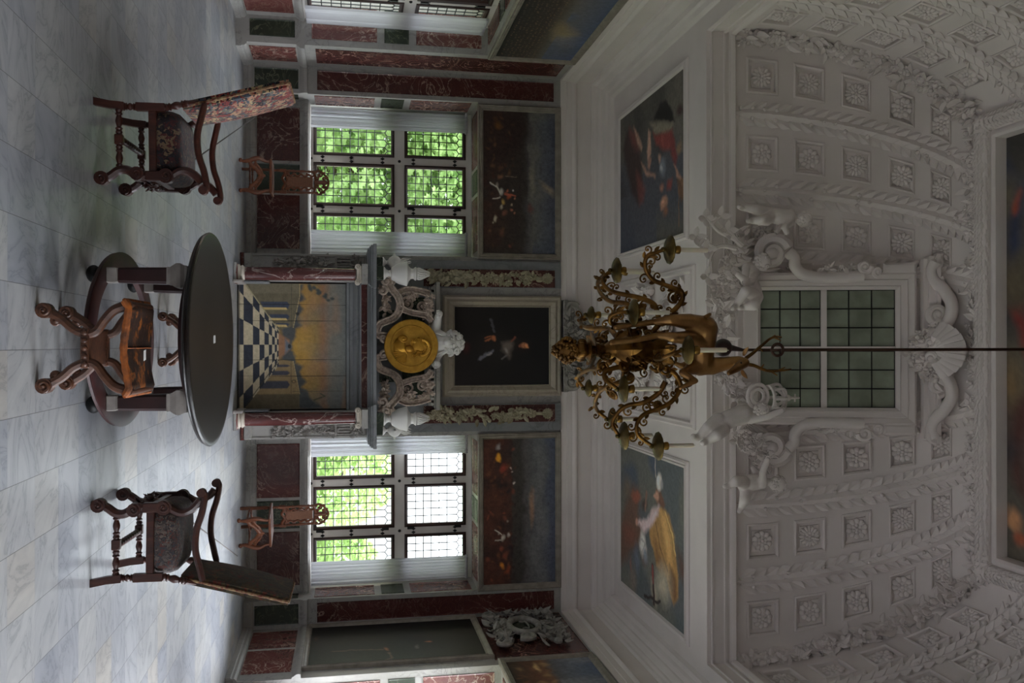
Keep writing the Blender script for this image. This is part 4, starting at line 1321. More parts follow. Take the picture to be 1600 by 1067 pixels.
    def mesh(s, parent, name='canvas'):
        e1 = s.p[1]-s.p[0]; e2 = s.p[2]-s.p[0]
        X = np.array(s.p[0])[None, None] + s.xx[..., None]*np.array(e1) + s.yy[..., None]*np.array(e2)
        if parent is not None: X = X - np.array(parent.location)
        idx = np.arange(s.w*s.h).reshape(s.h, s.w)
        F = np.stack([idx[:-1,:-1], idx[:-1,1:], idx[1:,1:], idx[1:,:-1]], -1).reshape(-1, 4)
        me = bpy.data.meshes.new(name)
        me.from_pydata(X.reshape(-1,3).tolist(), [], F.tolist())
        at = me.color_attributes.new('paint', 'FLOAT_COLOR', 'POINT')
        col = np.ones((s.w*s.h, 4), np.float32); col[:, :3] = np.clip(s.a*s.g, 0, .9).reshape(-1, 3)
        at.data.foreach_set('color', col.ravel())
        me.materials.append(MT['canvas'])
        o = bpy.data.objects.new(name, me); COL.objects.link(o); o.parent = parent
        return o

def picture(name, label, loc, f, u0, v0, u1, v1, k, mat='framemarble', group=None):
    """thing with a moulded frame; returns the root"""
    t = thing(name, label, 'painting', loc, 0, group)
    L = V3(loc)
    mb = MB(); g = lambda u, v, w: V3(f(u, v, w)) - L
    mb.nest([(u0-k, v0-k, u1+k, v1+k, -.0), (u0-k, v0-k, u1+k, v1+k, .05), (u0-k*.8, v0-k*.8, u1+k*.8, v1+k*.8, .065), (u0-k*.62, v0-k*.62, u1+k*.62, v1+k*.62, .05),
             (u0-k*.55, v0-k*.55, u1+k*.55, v1+k*.55, .06), (u0-k*.22, v0-k*.22, u1+k*.22, v1+k*.22, .045), (u0-k*.18, v0-k*.18, u1+k*.18, v1+k*.18, .055), (u0, v0, u1, v1, .02)], g, cap=False)
    mb.build('frame', MT[mat], t, smooth=20)
    return t
GW = 3.9
# battle over the left window
f = far(YF)
def px_far(v, u): return AY(v, u, YF-.02)
def above(label, x0, x1):
    t = picture('battle_painting', label, ((x0+x1)/2, YF, 4.63), f, x0, 3.99, x1, 5.255, .105)
    return t, Canvas(250, 128, (x0, YF-.022, 3.99), (x1, YF-.022, 3.99), (x0, YF-.022, 5.255), None, GW, int(x0*10) % 97)
t, c = above('dark battle painting with white and red horsemen, above the window with green foliage', -4.04, -1.58)
c.vgrad([(0,(22,19,18)),(.25,(30,23,20)),(.5,(34,28,26)),(.6,(42,40,40)),(.7,(56,54,52)),(.85,(50,51,55)),(1,(40,42,50))])
c.put((c.noise(7)-.45)*3*(c.yy > .62), (62,60,56), .6); c.put((c.noise(5)-.5)*3*(c.yy > .7), (36,39,48), .7)
c.ell((.54,.9), .10, .035, (88,78,64), .8, .9, .8); c.ell((.47,.68), .16, .03, (78,74,64), 0, .9, .8)
c.put((.62+.06*(c.noise(9)-.5)*2 - c.yy)*14, (30,25,23), .8); c.put((.45-c.yy)*3*(c.noise(12)), (40,24,18), .7)
c.poly([(0,0),(0,.5),(.12,.62),(.25,.52),(.36,.3),(.38,0)], (28,19,17), .05, .8)
c.ell((.68,.66), .05, .03, (58,36,32), 0, .8, .9)
c.dabs(60, (.02,.05,.98,.42), .02, [(44,26,20),(58,38,26),(20,16,16),(66,44,30)], .7, 1)
for q, r, cc in (((.57,.24),.035,(128,124,118)),((.56,.33),.018,(110,60,44)),((.55,.42),.012,(140,136,134)),((.60,.36),.03,(112,52,30)),((.64,.27),.028,(120,96,50)),((.68,.25),.026,(120,112,98)),((.70,.38),.014,(124,76,58)),((.66,.4),.014,(118,104,86)),((.72,.30),.03,(78,48,38)),((.76,.17),.03,(122,116,100)),((.79,.13),.014,(116,110,92)),((.46,.24),.03,(80,54,38)),((.40,.22),.03,(52,34,28)),((.86,.25),.04,(60,36,28)),((.92,.2),.05,(36,24,22)),((.72,.42),.012,(130,84,66)),((.62,.44),.012,(120,78,60)),((.95,.36),.02,(66,34,28)),((.10,.2),.05,(70,44,20)),((.52,.19),.022,(96,88,80))):
    c.ell(q, r, r*.62, cc, random.uniform(-.6,.6), .7, .72)
c.line([(.5,.10),(.53,.18),(.58,.22)], .006, (120,116,108)); c.line([(.61,.22),(.62,.13)], .006, (112,106,98)); c.line([(.45,.3),(.46,.46)], .004, (70,60,50)); c.line([(.58,.3),(.6,.44)], .01, (104,54,40))
c.warp(.008, 20); c.grain(.35); c.mesh(t)
t, c = above('dark battle painting with a white horse and grey clouds, above the right window', 1.64, 4.15)
c.vgrad([(0,(26,18,15)),(.3,(32,21,18)),(.5,(30,27,25)),(.58,(48,46,45)),(.8,(56,56,58)),(1,(42,45,54))])
c.put((.5-c.yy)*6*c.noise(10), (54,28,20), .6)
for k in range(9): c.ell((.1+.11*k, .78+.07*sin(k*1.7)), .11, .06, (66,65,64), 0, .8, .6)
c.put((c.yy-.86-.05*(c.noise(8)-.5)*2)*9, (44,48,58), .8)
c.put((.58+.05*(c.noise(14)-.5)*2-c.yy)*16*(c.yy > .40), (34,31,29), .8)
c.ell((.48,.67), .17, .025, (104,76,56), 0, .9, .75)
c.dabs(80, (.02,.05,.98,.45), .022, [(54,28,20),(30,18,15),(70,40,26),(22,16,15),(84,40,28)], .7, 2)
for q, r, cc in (((.13,.21),.035,(170,112,30)),((.20,.28),.05,(92,36,26)),((.20,.38),.012,(150,130,118)),((.23,.40),.012,(140,126,118)),((.30,.41),.014,(150,140,134)),((.05,.2),.035,(96,92,92)),((.36,.33),.03,(20,18,20)),((.3,.22),.06,(22,17,16)),((.68,.27),.032,(138,132,122)),((.66,.35),.02,(128,122,114)),((.655,.2),.016,(110,104,96)),((.75,.35),.025,(26,20,20)),((.87,.25),.026,(150,92,30)),((.9,.33),.04,(96,44,26)),((.80,.3),.04,(80,40,28)),((.93,.2),.05,(40,24,20)),((.55,.3),.03,(70,36,28)),((.57,.33),.01,(110,100,92))):
    c.ell(q, r, r*.62, cc, random.uniform(-.6,.6), .7, .72)
c.line([(.63,.16),(.66,.24)], .005, (118,112,104)); c.line([(.70,.24),(.705,.15)], .005, (112,106,98))
c.warp(.008, 20); c.grain(.35); c.mesh(t)

# portrait
c = Canvas(130, 160, (FX-.67, 15.155, 3.49), (FX+.67, 15.155, 3.49), (FX-.67, 15.155, 5.14), None, 3.6, 5)
c.vgrad([(0,(17,13,13)),(.5,(14,12,12)),(1,(14,13,14))])
c.ell((.53,.12), .1, .08, (44,16,16), 0, 1, .8); c.ell((.5,.45), .3, .3, (19,16,15), 0, .6, .7)
c.ell((.5,.72), .12, .14, (20,15,13), 0, .6, .9)
c.ell((.495,.735), .048, .062, (112,72,50), .1, .6); c.ell((.50,.765), .035, .03, (136,88,58), 0, .8); c.ell((.5,.69), .03, .02, (82,48,36), 0, .7)
for x in (.478, .515): c.ell((x,.742), .010, .005, (26,16,14), 0, .6)
c.line([(.5,.74),(.497,.715)], .006, (84,50,36)); c.line([(.485,.70),(.513,.70)], .004, (70,30,26))
c.poly([(.43,.60),(.46,.50),(.56,.50),(.66,.57),(.58,.59),(.5,.62)], (66,58,54), .03, .95); c.ell((.56,.54), .05, .03, (92,86,84), .5, .7, .9); c.line([(.44,.6),(.39,.64)], .014, (74,40,32))
c.ell((.40,.40), .045, .03, (106,62,40), .9, .6); c.line([(.41,.37),(.44,.32)], .012, (100,58,38)); c.line([(.38,.37),(.4,.31)], .01, (92,52,34))
c.line([(.32,.42),(.24,.40),(.16,.38)], .02, (52,50,54), .8); c.line([(.56,.40),(.62,.32),(.68,.26)], .024, (70,68,76), .9); c.line([(.585,.38),(.62,.33)], .014, (98,92,92), .9)
c.line([(.62,.55),(.66,.5)], .016, (60,56,56))
c.warp(.012, 16); c.mesh(PORTRAIT)

# painted fireboard
FB = thing('fireboard', 'painted wooden fireboard with a chequered terrace, arcades and a sunset sky between the fireplace columns', 'fireboard', (FX, 14.30, 0))
mb = MB(); mb.box(-.985, .985, .0, .03, .02, 1.655)
mb.build('board', MT['chairwood2'], FB, smooth=0)
c = Canvas(230, 200, (FX-.98, 14.297, .02), (FX+.98, 14.297, .02), (FX-.98, 14.297, 1.655), None, 2.7, 8)
A = c
c.vgrad([(0,(70,66,54)),(.3,(74,68,54)),(.46,(96,74,34)),(.6,(112,86,46)),(.72,(100,82,50)),(.78,(98,72,52)),(.86,(84,80,72)),(1,(76,78,76))])
c.put((c.noise(10,4)-.5)*2.5*(c.yy > .55), (70,72,72), .55); c.put((c.noise(6,10)-.55)*3*(c.yy > .6), (112,82,58), .5)
c.ell((.5,.56), .2, .14, (126,98,46), 0, .9, .8)
c.poly([(0,.80),(0,.60),(.06,.58),(.12,.62),(.16,.55),(.2,.6),(.26,.56),(.3,.55),(.33,.58),(.36,.53),(.42,.53),(.47,.49),(.53,.49),(.58,.53),(.63,.53),(.66,.6),(.7,.56),(.74,.58),(.79,.63),(.83,.58),(.86,.64),(.92,.68),(1,.78),(1,.4),(0,.4)], (48,52,54), .012, .95)
[c.ell((.02+.011*k, .66+.02*k+.03*sin(k*2.3)), .03-.0015*k, .022, (47,50,48), .3*k, .6) for k in range(11)]; c.warp(.007, 22); c.line([(.93,.70),(.90,.80),(.88,.76)], .007, (58,56,44))
# central vanishing vista
VPX, VPY = .49, .465
c.poly([(.39,.36),(.61,.36),(.53,.47),(.45,.47)], (104,76,56), .01); c.poly([(.44,.43),(.56,.43),(.5,.49)], (72,78,84), .01); c.ell((.5,.47), .02, .015, (34,36,38))
# walls
c.poly([(0,.10),(0,.56),(.10,.56),(.10,.56),(.34,.50),(.37,.37),(.0,.04)], (72,66,52), .004); c.poly([(1,.10),(1,.56),(.87,.56),(.62,.50),(.60,.36),(1,.02)], (100,84,60), .004)
c.poly([(.0,.1),(.08,.12),(.08,.56),(0,.56)], (80,74,60), .004); c.poly([(1,.06),(.88,.13),(.88,.56),(1,.56)], (70,62,48), .004)
c.line([(.0,.49),(.35,.485)], .003, (58,54,44)); c.line([(.88,.485),(.62,.485)], .003, (70,60,44)); c.line([(0,.565),(.10,.565),(.35,.505)], .004, (118,104,74)); c.line([(.88,.565),(.62,.505)], .004, (122,106,76))
for x0, x1, y0 in ((.145,.20,.2),(.245,.285,.28),(.315,.337,.34)):
    c.poly([(x0,y0+.0),(x0,.45),((x0+x1)/2-.003,.47),(x1,.455),(x1,y0+.03)], (42,46,56), .004); c.poly([(x1-.01,y0+.0),(x1-.008,.44),(x1+.008,.45),(x1+.008,y0+.03)], (134,116,76), .003)
for x0, x1, y0 in ((.775,.835,.2),(.695,.73,.29),(.645,.665,.34)):
    c.poly([(x0,y0+.03),(x0,.45),((x0+x1)/2,.475),(x1,.45),(x1,y0)], (48,48,54), .004)
c.ell((.78,.51), .016, .02, (60,52,40)); c.ell((.78,.51), .009, .012, (104,86,60)); c.ell((.24,.545), .016, .016, (40,40,38))
# chequered pavement in perspective
fl = (c.yy < .37) & (c.yy < .04+(c.xx)*.9+.01) & (c.yy < .02+(1-c.xx)*.92+.03)
rows = np.array([-.05,.05,.135,.195,.24,.28,.31,.335,.352,.37])
ri = np.searchsorted(rows, c.yy)
xs = (c.xx-VPX)/np.maximum(VPY-c.yy, .03)*VPY/.215
ci = np.floor(xs+.02)
chk = ((ri+ci) % 2 == 0)
c.put(np.where(fl & chk, 1., 0.), (34,36,42)); c.put(np.where(fl & ~chk, 1., 0.), (128,118,98))
c.line([(0,.06),(.38,.375)], .005, (112,104,80)); c.line([(1,.04),(.61,.37)], .004, (46,42,36))
c.poly([(0,0),(1,0),(1,.012),(0,.012)], (54,50,46), .004)
for x in (.165,.295,.605,.735): c.line([(x,0),(x+.004,1)], .0022, (26,24,22))
for x in (.43,.86): c.line([(x,.5),(x,1)], .0016, (56,52,44), .7)
c.grain(.22, 50); o = c.mesh(FB, 'painted_scene')

# right wall: tall dark picture and second battle piece
f = rgt(XR)
t = picture('tall_painting', 'tall dark painting with two small figures, on the right wall beside the corner', (XR, 14.2, 2.4), f, 13.27, 1.11, 15.08, 3.74, .105)
c = Canvas(110, 150, (XR-.022, 15.08, 1.11), (XR-.022, 13.27, 1.11), (XR-.022, 15.08, 3.74), lambda v, u: AX(v, u, XR-.022), 2.3, 12)
c.a[:] = lin((17,14,14)); c.put((c.xx-.25)*1.6*(.9-c.yy*.5), (34,38,30), .9); c.put((c.xx-.75)*2*(c.yy < .8), (44,50,40), .5)
c.ell((670,1003), .05, .025, (110,66,46), 1.3, .6); c.ell((653,1010), .05, .03, (74,72,66), 0, .8, .8); c.ell((606,1013), .06, .025, (98,62,42), .3, .7); c.line([(600,1014),(560,1016),(520,1018)], .012, (62,52,42)); c.line([(610,1018),(612,1028),(602,1031)], .012, (70,58,46))
c.ell((495,998), .1, .03, (48,36,28), 0, .8, .8); c.ell((650,996), .2, .12, (20,16,18), 0, .8, .8)
c.warp(.02, 8); c.grain(.25); c.mesh(t)
t = picture('battle_painting', 'landscape battle painting with a pale sky high on the right wall, in the photo\'s corner', (XR, 11.5, 4.6), f, 10.12, 3.97, 12.92, 5.22, .105)
c = Canvas(150, 70, (XR-.022, 12.92, 3.97), (XR-.022, 10.12, 3.97), (XR-.022, 12.92, 5.22), None, 4, 14)
c.vgrad([(0,(30,22,18)),(.3,(58,36,26)),(.42,(70,48,34)),(.5,(52,50,52)),(.7,(60,62,68)),(1,(50,56,70))])
c.dabs(50, (0,.02,1,.45), .03, [(84,54,36),(36,24,20),(110,88,60),(60,34,26)], .6, 4); c.ell((.1,.33), .08, .02, (130,108,76), 0, .8, .8); c.put((c.noise(6)-.5)*3*(c.yy > .5), (84,84,86), .6)
c.warp(.008, 20); c.grain(.35); c.mesh(t)
# stucco cartouche on the right wall
CT = thing('stucco_cartouche', 'white stucco cartouche with an oval green plaque above the tall painting on the right wall', 'carving', (XR-.045, 14.15, 4.57))
g = lambda u, v, w: (-w, u, v)
rg = random.Random(91)
mb = MB(); foliage(mb, [(-.02, -.55, -.5), (-.02, .7, -.48)], (-1,0,0), .1, .15, 60, rg)
mb.build('leaf_spray', MT['greystucco'], CT, smooth=35)
mb = MB(); foliage(mb, [(-.02, .76, -.4), (-.02, .7, .3), (-.02, .5, .5)], (-1,0,0), .12, .15, 70, rg)
mb.build('leaf_spray', MT['greystucco'], CT, smooth=35)
mb = MB(); foliage(mb, [(-.02, .1, .35), (-.02, -.35, .4), (-.02, -.75, .3)], (-1,0,0), .16, .16, 70, rg)
mb.build('leaf_spray', MT['greystucco'], CT, smooth=35)
mb = MB()
for k, (u, v, r, st) in enumerate(((.78,-.5,.13,0),(.45,-.35,.16,1),(.6,.0,.14,2),(-.1,-.4,.16,3),(-.35,-.1,.15,4),(.0,.3,.14,5),(-.6,-.48,.15,1),(.25,.35,.12,2))):
    spiral(mb, (-.05, u, v), (0,1,0), (0,0,1), r, 1.5, .045, st, 1 if k % 2 else -1)
mb.tube([(-.06, .15+.36*cos(2*PI*k/28), -.05+.24*sin(2*PI*k/28)) for k in range(28)], .055, 8, closed=True)
mb.build('volute', MT['greystucco'], CT, smooth=50)
mb = MB(); mb.sph((-.02, .15, -.05), (.03, .33, .21), 20, 8)
mb.build('plaque', MT['greenmarble'], CT, smooth=50)
mb = MB(); mb.tube(bez([(-.07,.32,-.10),(-.07,.3,-.05),(-.07,.32,0.0),(-.07,.15,.02),(-.07,-.02,0),(-.07,0,-.05),(-.07,-.02,-.10)], 5), .014, 6)
mb.build('monogram', MT['greystucco'], CT, smooth=50)

# left wall: crowd picture over the niche
f = lft(XL)
t = picture('crowd_painting', 'painting of a dark crowd under a cloudy blue sky, high on the left wall', (XL, 12.7, 4.6), f, 11.30, 4.02, 14.08, 5.26, .11)
c = Canvas(170, 90, (XL+.022, 11.30, 4.02), (XL+.022, 14.08, 4.02), (XL+.022, 11.30, 5.26), None, 4, 15)
c.vgrad([(0,(22,20,20)),(.4,(34,29,26)),(.5,(48,42,36)),(.62,(56,54,54)),(1,(44,50,64))])
r = random.Random(5)
for row in range(9):
    for k in range(38):
        c.ell((.015+k/38+r.uniform(-.008,.008), .06+row*.052+r.uniform(-.01,.01)), .009, .0055, [(72,58,46),(58,50,44),(44,38,34),(84,66,50)][r.randrange(4)], 0, .8, .8)
c.ell((.62,.72), .2, .10, (92,80,58), .3, .9, .8); c.ell((.5,.6), .15, .05, (84,72,52), .2, .9, .7); c.put((c.noise(6)-.5)*3*(c.yy > .6), (46,54,72), .6)
c.grain(.25); c.mesh(t)

# soffit pictures
def sof_canvas(label, x0, x1, y0, y1, seed):
    t = thing('ceiling_painting', label, 'painting', ((x0+x1)/2, (y0+y1)/2, ZF), 0)
    return t, Canvas(190, 230, (x0, y1, ZF-.012), (x1, y1, ZF-.012), (x0, y0, ZF-.012), lambda v, u: AZ(v, u, ZF-.012), 2.5, seed)
t, c = sof_canvas('ceiling painting with a winged figure in red drapery against dark clouds, left of the chandelier', -3.78, -1.53, 11.49, 14.40, 3)
L = lambda x, y: (950+x/3.236, 80+y/3.236)
PL = lambda pts, col, soft=.02, a=1.0: c.poly([L(*p) for p in pts], col, soft, a)
EL = lambda p, rx, ry, col, rot=0, soft=.6, a=1.0: c.ell(L(*p), rx, ry, col, rot, soft, a)
c.a[:] = lin((58,58,66)); c.put((.5-c.xx)*3.5, (64,60,54), .9); c.put((c.noise(4)-.42)*3*(c.xx < .5), (84,78,68), .7); c.put((c.noise(5)-.45)*3*(c.xx < .6), (44,42,40), .7); c.put((c.noise(4)-.45)*2.5*(c.xx > .5), (46,52,66), .7); c.put((c.xx-.75)*4*(c.yy > .6), (74,66,48), .6)
PL([(105,390),(75,500),(95,600),(120,720),(155,770),(172,700),(168,560),(140,440)], (50,36,34), .03)
PL([(140,600),(165,640),(190,700),(180,760),(160,770),(150,690)], (96,44,38), .03, .8); PL([(105,395),(120,480),(160,500),(150,420)], (96,46,40), .03, .8)
PL([(130,375),(152,420),(176,480),(170,500),(150,470)], (136,102,84), .014)
PL([(205,395),(214,420),(216,520),(204,560),(198,500)], (150,112,90), .012); EL((210,565), .045, .04, (132,92,76))
PL([(230,355),(262,275),(292,238),(325,300),(340,352)], (28,25,25), .012)
PL([(212,362),(330,358),(322,392),(285,425),(235,420)], (104,96,78), .02)
PL([(225,412),(262,425),(300,405),(326,395),(336,470),(292,505),(245,472)], (112,40,34), .018); PL([(320,400),(340,480),(352,540),(338,590),(318,520)], (98,34,32), .018); EL((275,455), .05, .03, (140,58,48), .3, .9, .7)
EL((362,300), .05, .07, (54,34,32), 0, .7); EL((358,495), .05, .05, (112,84,52), .2, .8, .9); EL((385,300), .03, .05, (40,32,32))
EL((275,590), .085, .07, (84,90,100), .2, .6); EL((262,545), .05, .04, (140,106,88), .4, .7); EL((270,600), .035, .03, (138,140,142), .3, .8, .8); EL((300,620), .04, .03, (60,64,74), .3, .8)
PL([(165,560),(200,600),(240,620),(235,640),(190,620)], (134,96,76), .014)
EL((283,765), .05, .095, (138,92,66), .05, .5); EL((290,810), .045, .06, (112,66,40), 0, .7); EL((272,690), .035, .05, (130,82,58), 0, .7); EL((278,760), .02, .05, (170,120,90), 0, .9, .8); PL([(300,650),(325,640),(318,690),(298,700)], (108,40,34), .02)
PL([(330,575),(348,600),(385,655),(378,668),(345,625)], (142,98,76), .012)
PL([(350,640),(395,628),(396,700),(372,765),(352,720)], (84,54,34), .014); c.line([L(354,680),L(357,780),L(360,890)], .008, (96,66,46)); PL([(366,650),(392,640),(380,740)], (104,70,44), .02, .8)
c.a = c.a*.72 + c.a.mean(-1, keepdims=True)*.28; c.warp(.012, 12); c.grain(.3); c.mesh(t)
t, c = sof_canvas('ceiling painting with a turbaned figure in a gold robe on clouds, right of the chandelier', 1.70, 3.98, 11.49, 14.40, 4)
L = lambda x, y: (950+x/3.336, 690+y/3.336)
c.a[:] = lin((66,70,72)); c.put((.45-c.xx)*3*(c.yy < .6), (52,60,76), .9); c.put((c.noise(4)-.42)*3, (84,82,70), .7); c.put((c.noise(5)-.5)*3*(c.xx > .55), (58,66,66), .7)
EL((100,250), .14, .16, (86,76,62), .3, .8); PL([(65,440),(90,330),(135,230),(165,260),(160,380),(190,480),(140,560),(90,620),(66,640)], (84,58,44), .04)
EL((148,290), .055, .13, (118,58,34), .1, .5); EL((110,480), .11, .2, (98,54,36), .2, .7); EL((190,330), .05, .09, (56,42,38), .5, .7)
EL((185,560), .14, .09, (96,70,60), .2, .8)
PL([(225,372),(282,340),(322,382),(346,500),(362,690),(368,820),(342,852),(302,705),(252,640),(236,560),(214,482)], (138,98,36), .016)
PL([(270,360),(300,390),(330,520),(336,640),(310,620),(290,480)], (176,132,56), .03, .85); PL([(240,480),(262,560),(300,690),(280,690),(246,620)], (100,64,26), .03, .8); PL([(320,640),(350,700),(360,820),(345,840),(322,740)], (92,60,26), .02, .9); c.line([L(250,420),L(270,540),L(310,680)], .01, (88,56,24), .8); c.line([L(300,370),L(336,480),L(352,600)], .008, (196,154,76), .8)
PL([(360,560),(405,640),(404,760),(372,700)], (72,52,44), .04)
PL([(250,250),(275,250),(298,330),(290,352),(262,330),(246,300)], (92,58,40), .012); EL((256,287), .04, .055, (158,112,86), .05, .5); PL([(244,270),(238,286),(248,296)], (152,106,82), .006)
EL((266,215), .068, .062, (168,158,150), 0, .4); EL((280,225), .04, .05, (116,112,112), .2, .8); EL((258,200), .03, .03, (196,190,182), 0, .8); c.line([L(246,185),L(243,140),L(247,95)], .011, (140,132,120))
PL([(150,420),(200,405),(230,360),(268,330),(262,380),(225,440),(190,482)], (166,142,142), .02); EL((152,420), .035, .03, (150,104,82)); c.line([L(195,350),L(200,260)], .02, (108,76,62))
EL((182,535), .105, .09, (164,160,152), .4, .6); EL((150,615), .15, .085, (74,80,92), .25, .7); EL((195,595), .06, .05, (98,104,116), .3, .8); EL((120,640), .06, .03, (118,60,50), .2, .8); c.line([L(170,500),L(195,540),L(180,580)], .01, (120,116,112), .8)
EL((290,740), .17, .2, (140,130,108), .3, .9); EL((130,720), .16, .1, (98,84,74), .3, .9, .9); EL((240,790), .12, .08, (150,138,112), .3, 1, .8)
c.line([L(232,655),L(236,745),L(238,845)], .026, (42,24,22)); c.line([L(232,660),L(234,730)], .016, (112,42,36)); c.line([L(192,800),L(272,838)], .015, (36,26,24))
c.a = c.a*.75 + c.a.mean(-1, keepdims=True)*.25; c.warp(.012, 12); c.grain(.26); c.mesh(t)
# great ceiling picture
t = thing('great_ceiling_painting', 'large dark ceiling painting with blue drapery inside the white wreath frame', 'painting', (CX, CY, ZT+.12))
c = Canvas(150, 260, (TX0+.3, TY1-.3, ZT+.118), (TX1-.3, TY1-.3, ZT+.118), (TX0+.3, TY0+.3, ZT+.118), lambda v, u: AZ(v, u, ZT+.118), 2.6, 6)
c.a[:] = lin((62,58,52)); c.put((c.noise(5)-.45)*3, (42,40,40), .8); c.put((c.noise(7)-.5)*3, (82,74,60), .6)
c.poly([(1566,235),(1578,275),(1600,300),(1600,330),(1580,330),(1566,280)], (40,46,66), .03); c.poly([(1575,340),(1592,330),(1600,370),(1583,410)], (36,40,58), .02); c.ell((1587,315), .03, .02, (120,56,40), 0, .7); c.ell((1570,300), .06, .05, (70,64,54), 0, .8)
c.poly([(1585,480),(1600,470),(1600,560),(1590,540)], (96,30,28), .02); c.ell((1590,440), .09, .08, (70,62,50), 0, .8); c.poly([(1580,640),(1600,620),(1600,760),(1585,740)], (60,28,26), .03); c.ell((1586,810), .05, .03, (140,102,72), .4, .6); c.ell((1596,850), .03, .03, (120,66,46), 0, .6)
c.ell((1575,600), .08, .05, (88,70,46), 0, .9, .8); c.ell((1580,700), .05, .05, (46,40,40), 0, .8)
c.warp(.02, 8); c.grain(.25); c.mesh(t)
# ---------------------------------------------------------------- blind window of the vault and its stucco figures
CO = V3((.06, 10.80, 6.60)); CDV = V3((0, -.64, 2.17)).normalized(); CNN = V3((0, -CDV.z, CDV.y))
def cw(u, v, w): return CO + V3((u, 0, 0)) + CDV*v + CNN*w
def cpx(v, u):
    r = ray(v, u); t = (CO-EYEP).dot(CNN)/r.dot(CNN); p = EYEP + r*t - CO
    return p.x, p.dot(CDV)
def cpp(v, u, w=0): a, b_ = cpx(v, u); return cw(a, b_, w)
BW = thing('vault_window', 'blind leaded window with white moulded frame in the middle of the coved vault', 'window', (0,0,0))
BW['kind'] = 'structure'
g0, h0 = cpx(1187, 455); g1, h1 = cpx(1398, 638); hm = cpx(1286, 547)[1]
hw_ = (g1-g0)/2; g0, g1 = -hw_, hw_
fo0 = cpx(1152, 428)[0]; ear = cpx(1376, 540)[1]; ft = cpx(1428, 540)[1]; eo = -cpx(1426, 411)[0]
fo = -fo0
mb = MB()
mb.nest([(-fo, .0, fo, ft, -.35), (-fo, .0, fo, ft, .10), (-fo+.03, .03, fo-.03, ft-.03, .12), (-fo+.09, .10, fo-.09, ft-.10, .09), (-fo+.10, .11, fo-.10, ft-.11, .11), (g0-.05, h0-.05, g1+.05, h1+.05, .085), (g0-.04, h0-.04, g1+.04, h1+.04, .10), (g0, h0, g1, h1, .06), (g0, h0, g1, h1, -.02)], cw, cap=False)
for s in (-1, 1):
    a = sorted((s*(fo-.02), s*eo))
    mb.nest([(a[0], ear, a[1], ft, -.25), (a[0], ear, a[1], ft, .10), (a[0]+.03, ear+.03, a[1]-.03, ft-.03, .12)], cw)
mb.build('window_frame', MT['plaster'], BW, smooth=20)
mb = MB()
mb.nest([(g0, hm-.035, g1, hm+.035, -.03), (g0, hm-.035, g1, hm+.035, .05)], cw); mb.nest([(-.03, h0, .03, h1, -.03), (-.03, h0, .03, h1, .045)], cw)
mb.build('mullion', MT['plaster'], BW, smooth=0)
mb = MB(); mb.add([cw(g0, h0, .0), cw(g1, h0, .0), cw(g1, h1, .0), cw(g0, h1, .0)], [(0,1,2,3)])
mb.build('glass_pane', MT['blindglass'], BW, smooth=0)
mb = MB()
for (a0, a1) in ((g0, -.03), (.03, g1)):
    for (b0, b1) in ((h0, hm-.035), (hm+.035, h1)):
        for k in range(4):
            u = a0+(a1-a0)*k/3; v = b0+(b1-b0)*k/3
            mb.tube([cw(u, b0, .006), cw(u, b1, .006)], .008, 5); mb.tube([cw(a0, v, .006), cw(a1, v, .006)], .008, 5)
mb.build('lead_grid', MT['black'], BW, smooth=0)
# cornice over the window
mb = MB(); c0 = cpx(1436, 540)[1]; c1 = cpx(1458, 540)[1]; cx_ = -cpx(1450, 400)[0]
for w0, v0, v1, e in ((.16, c0, c0+.05, -.05), (.22, c0+.05, c1-.05, -.02), (.27, c1-.05, c1, .0)):
    mb.nest([(-cx_-e, v0, cx_+e, v1, -.3), (-cx_-e, v0, cx_+e, v1, w0)], cw)
mb.build('window_cornice', MT['plaster'], BW, smooth=0)
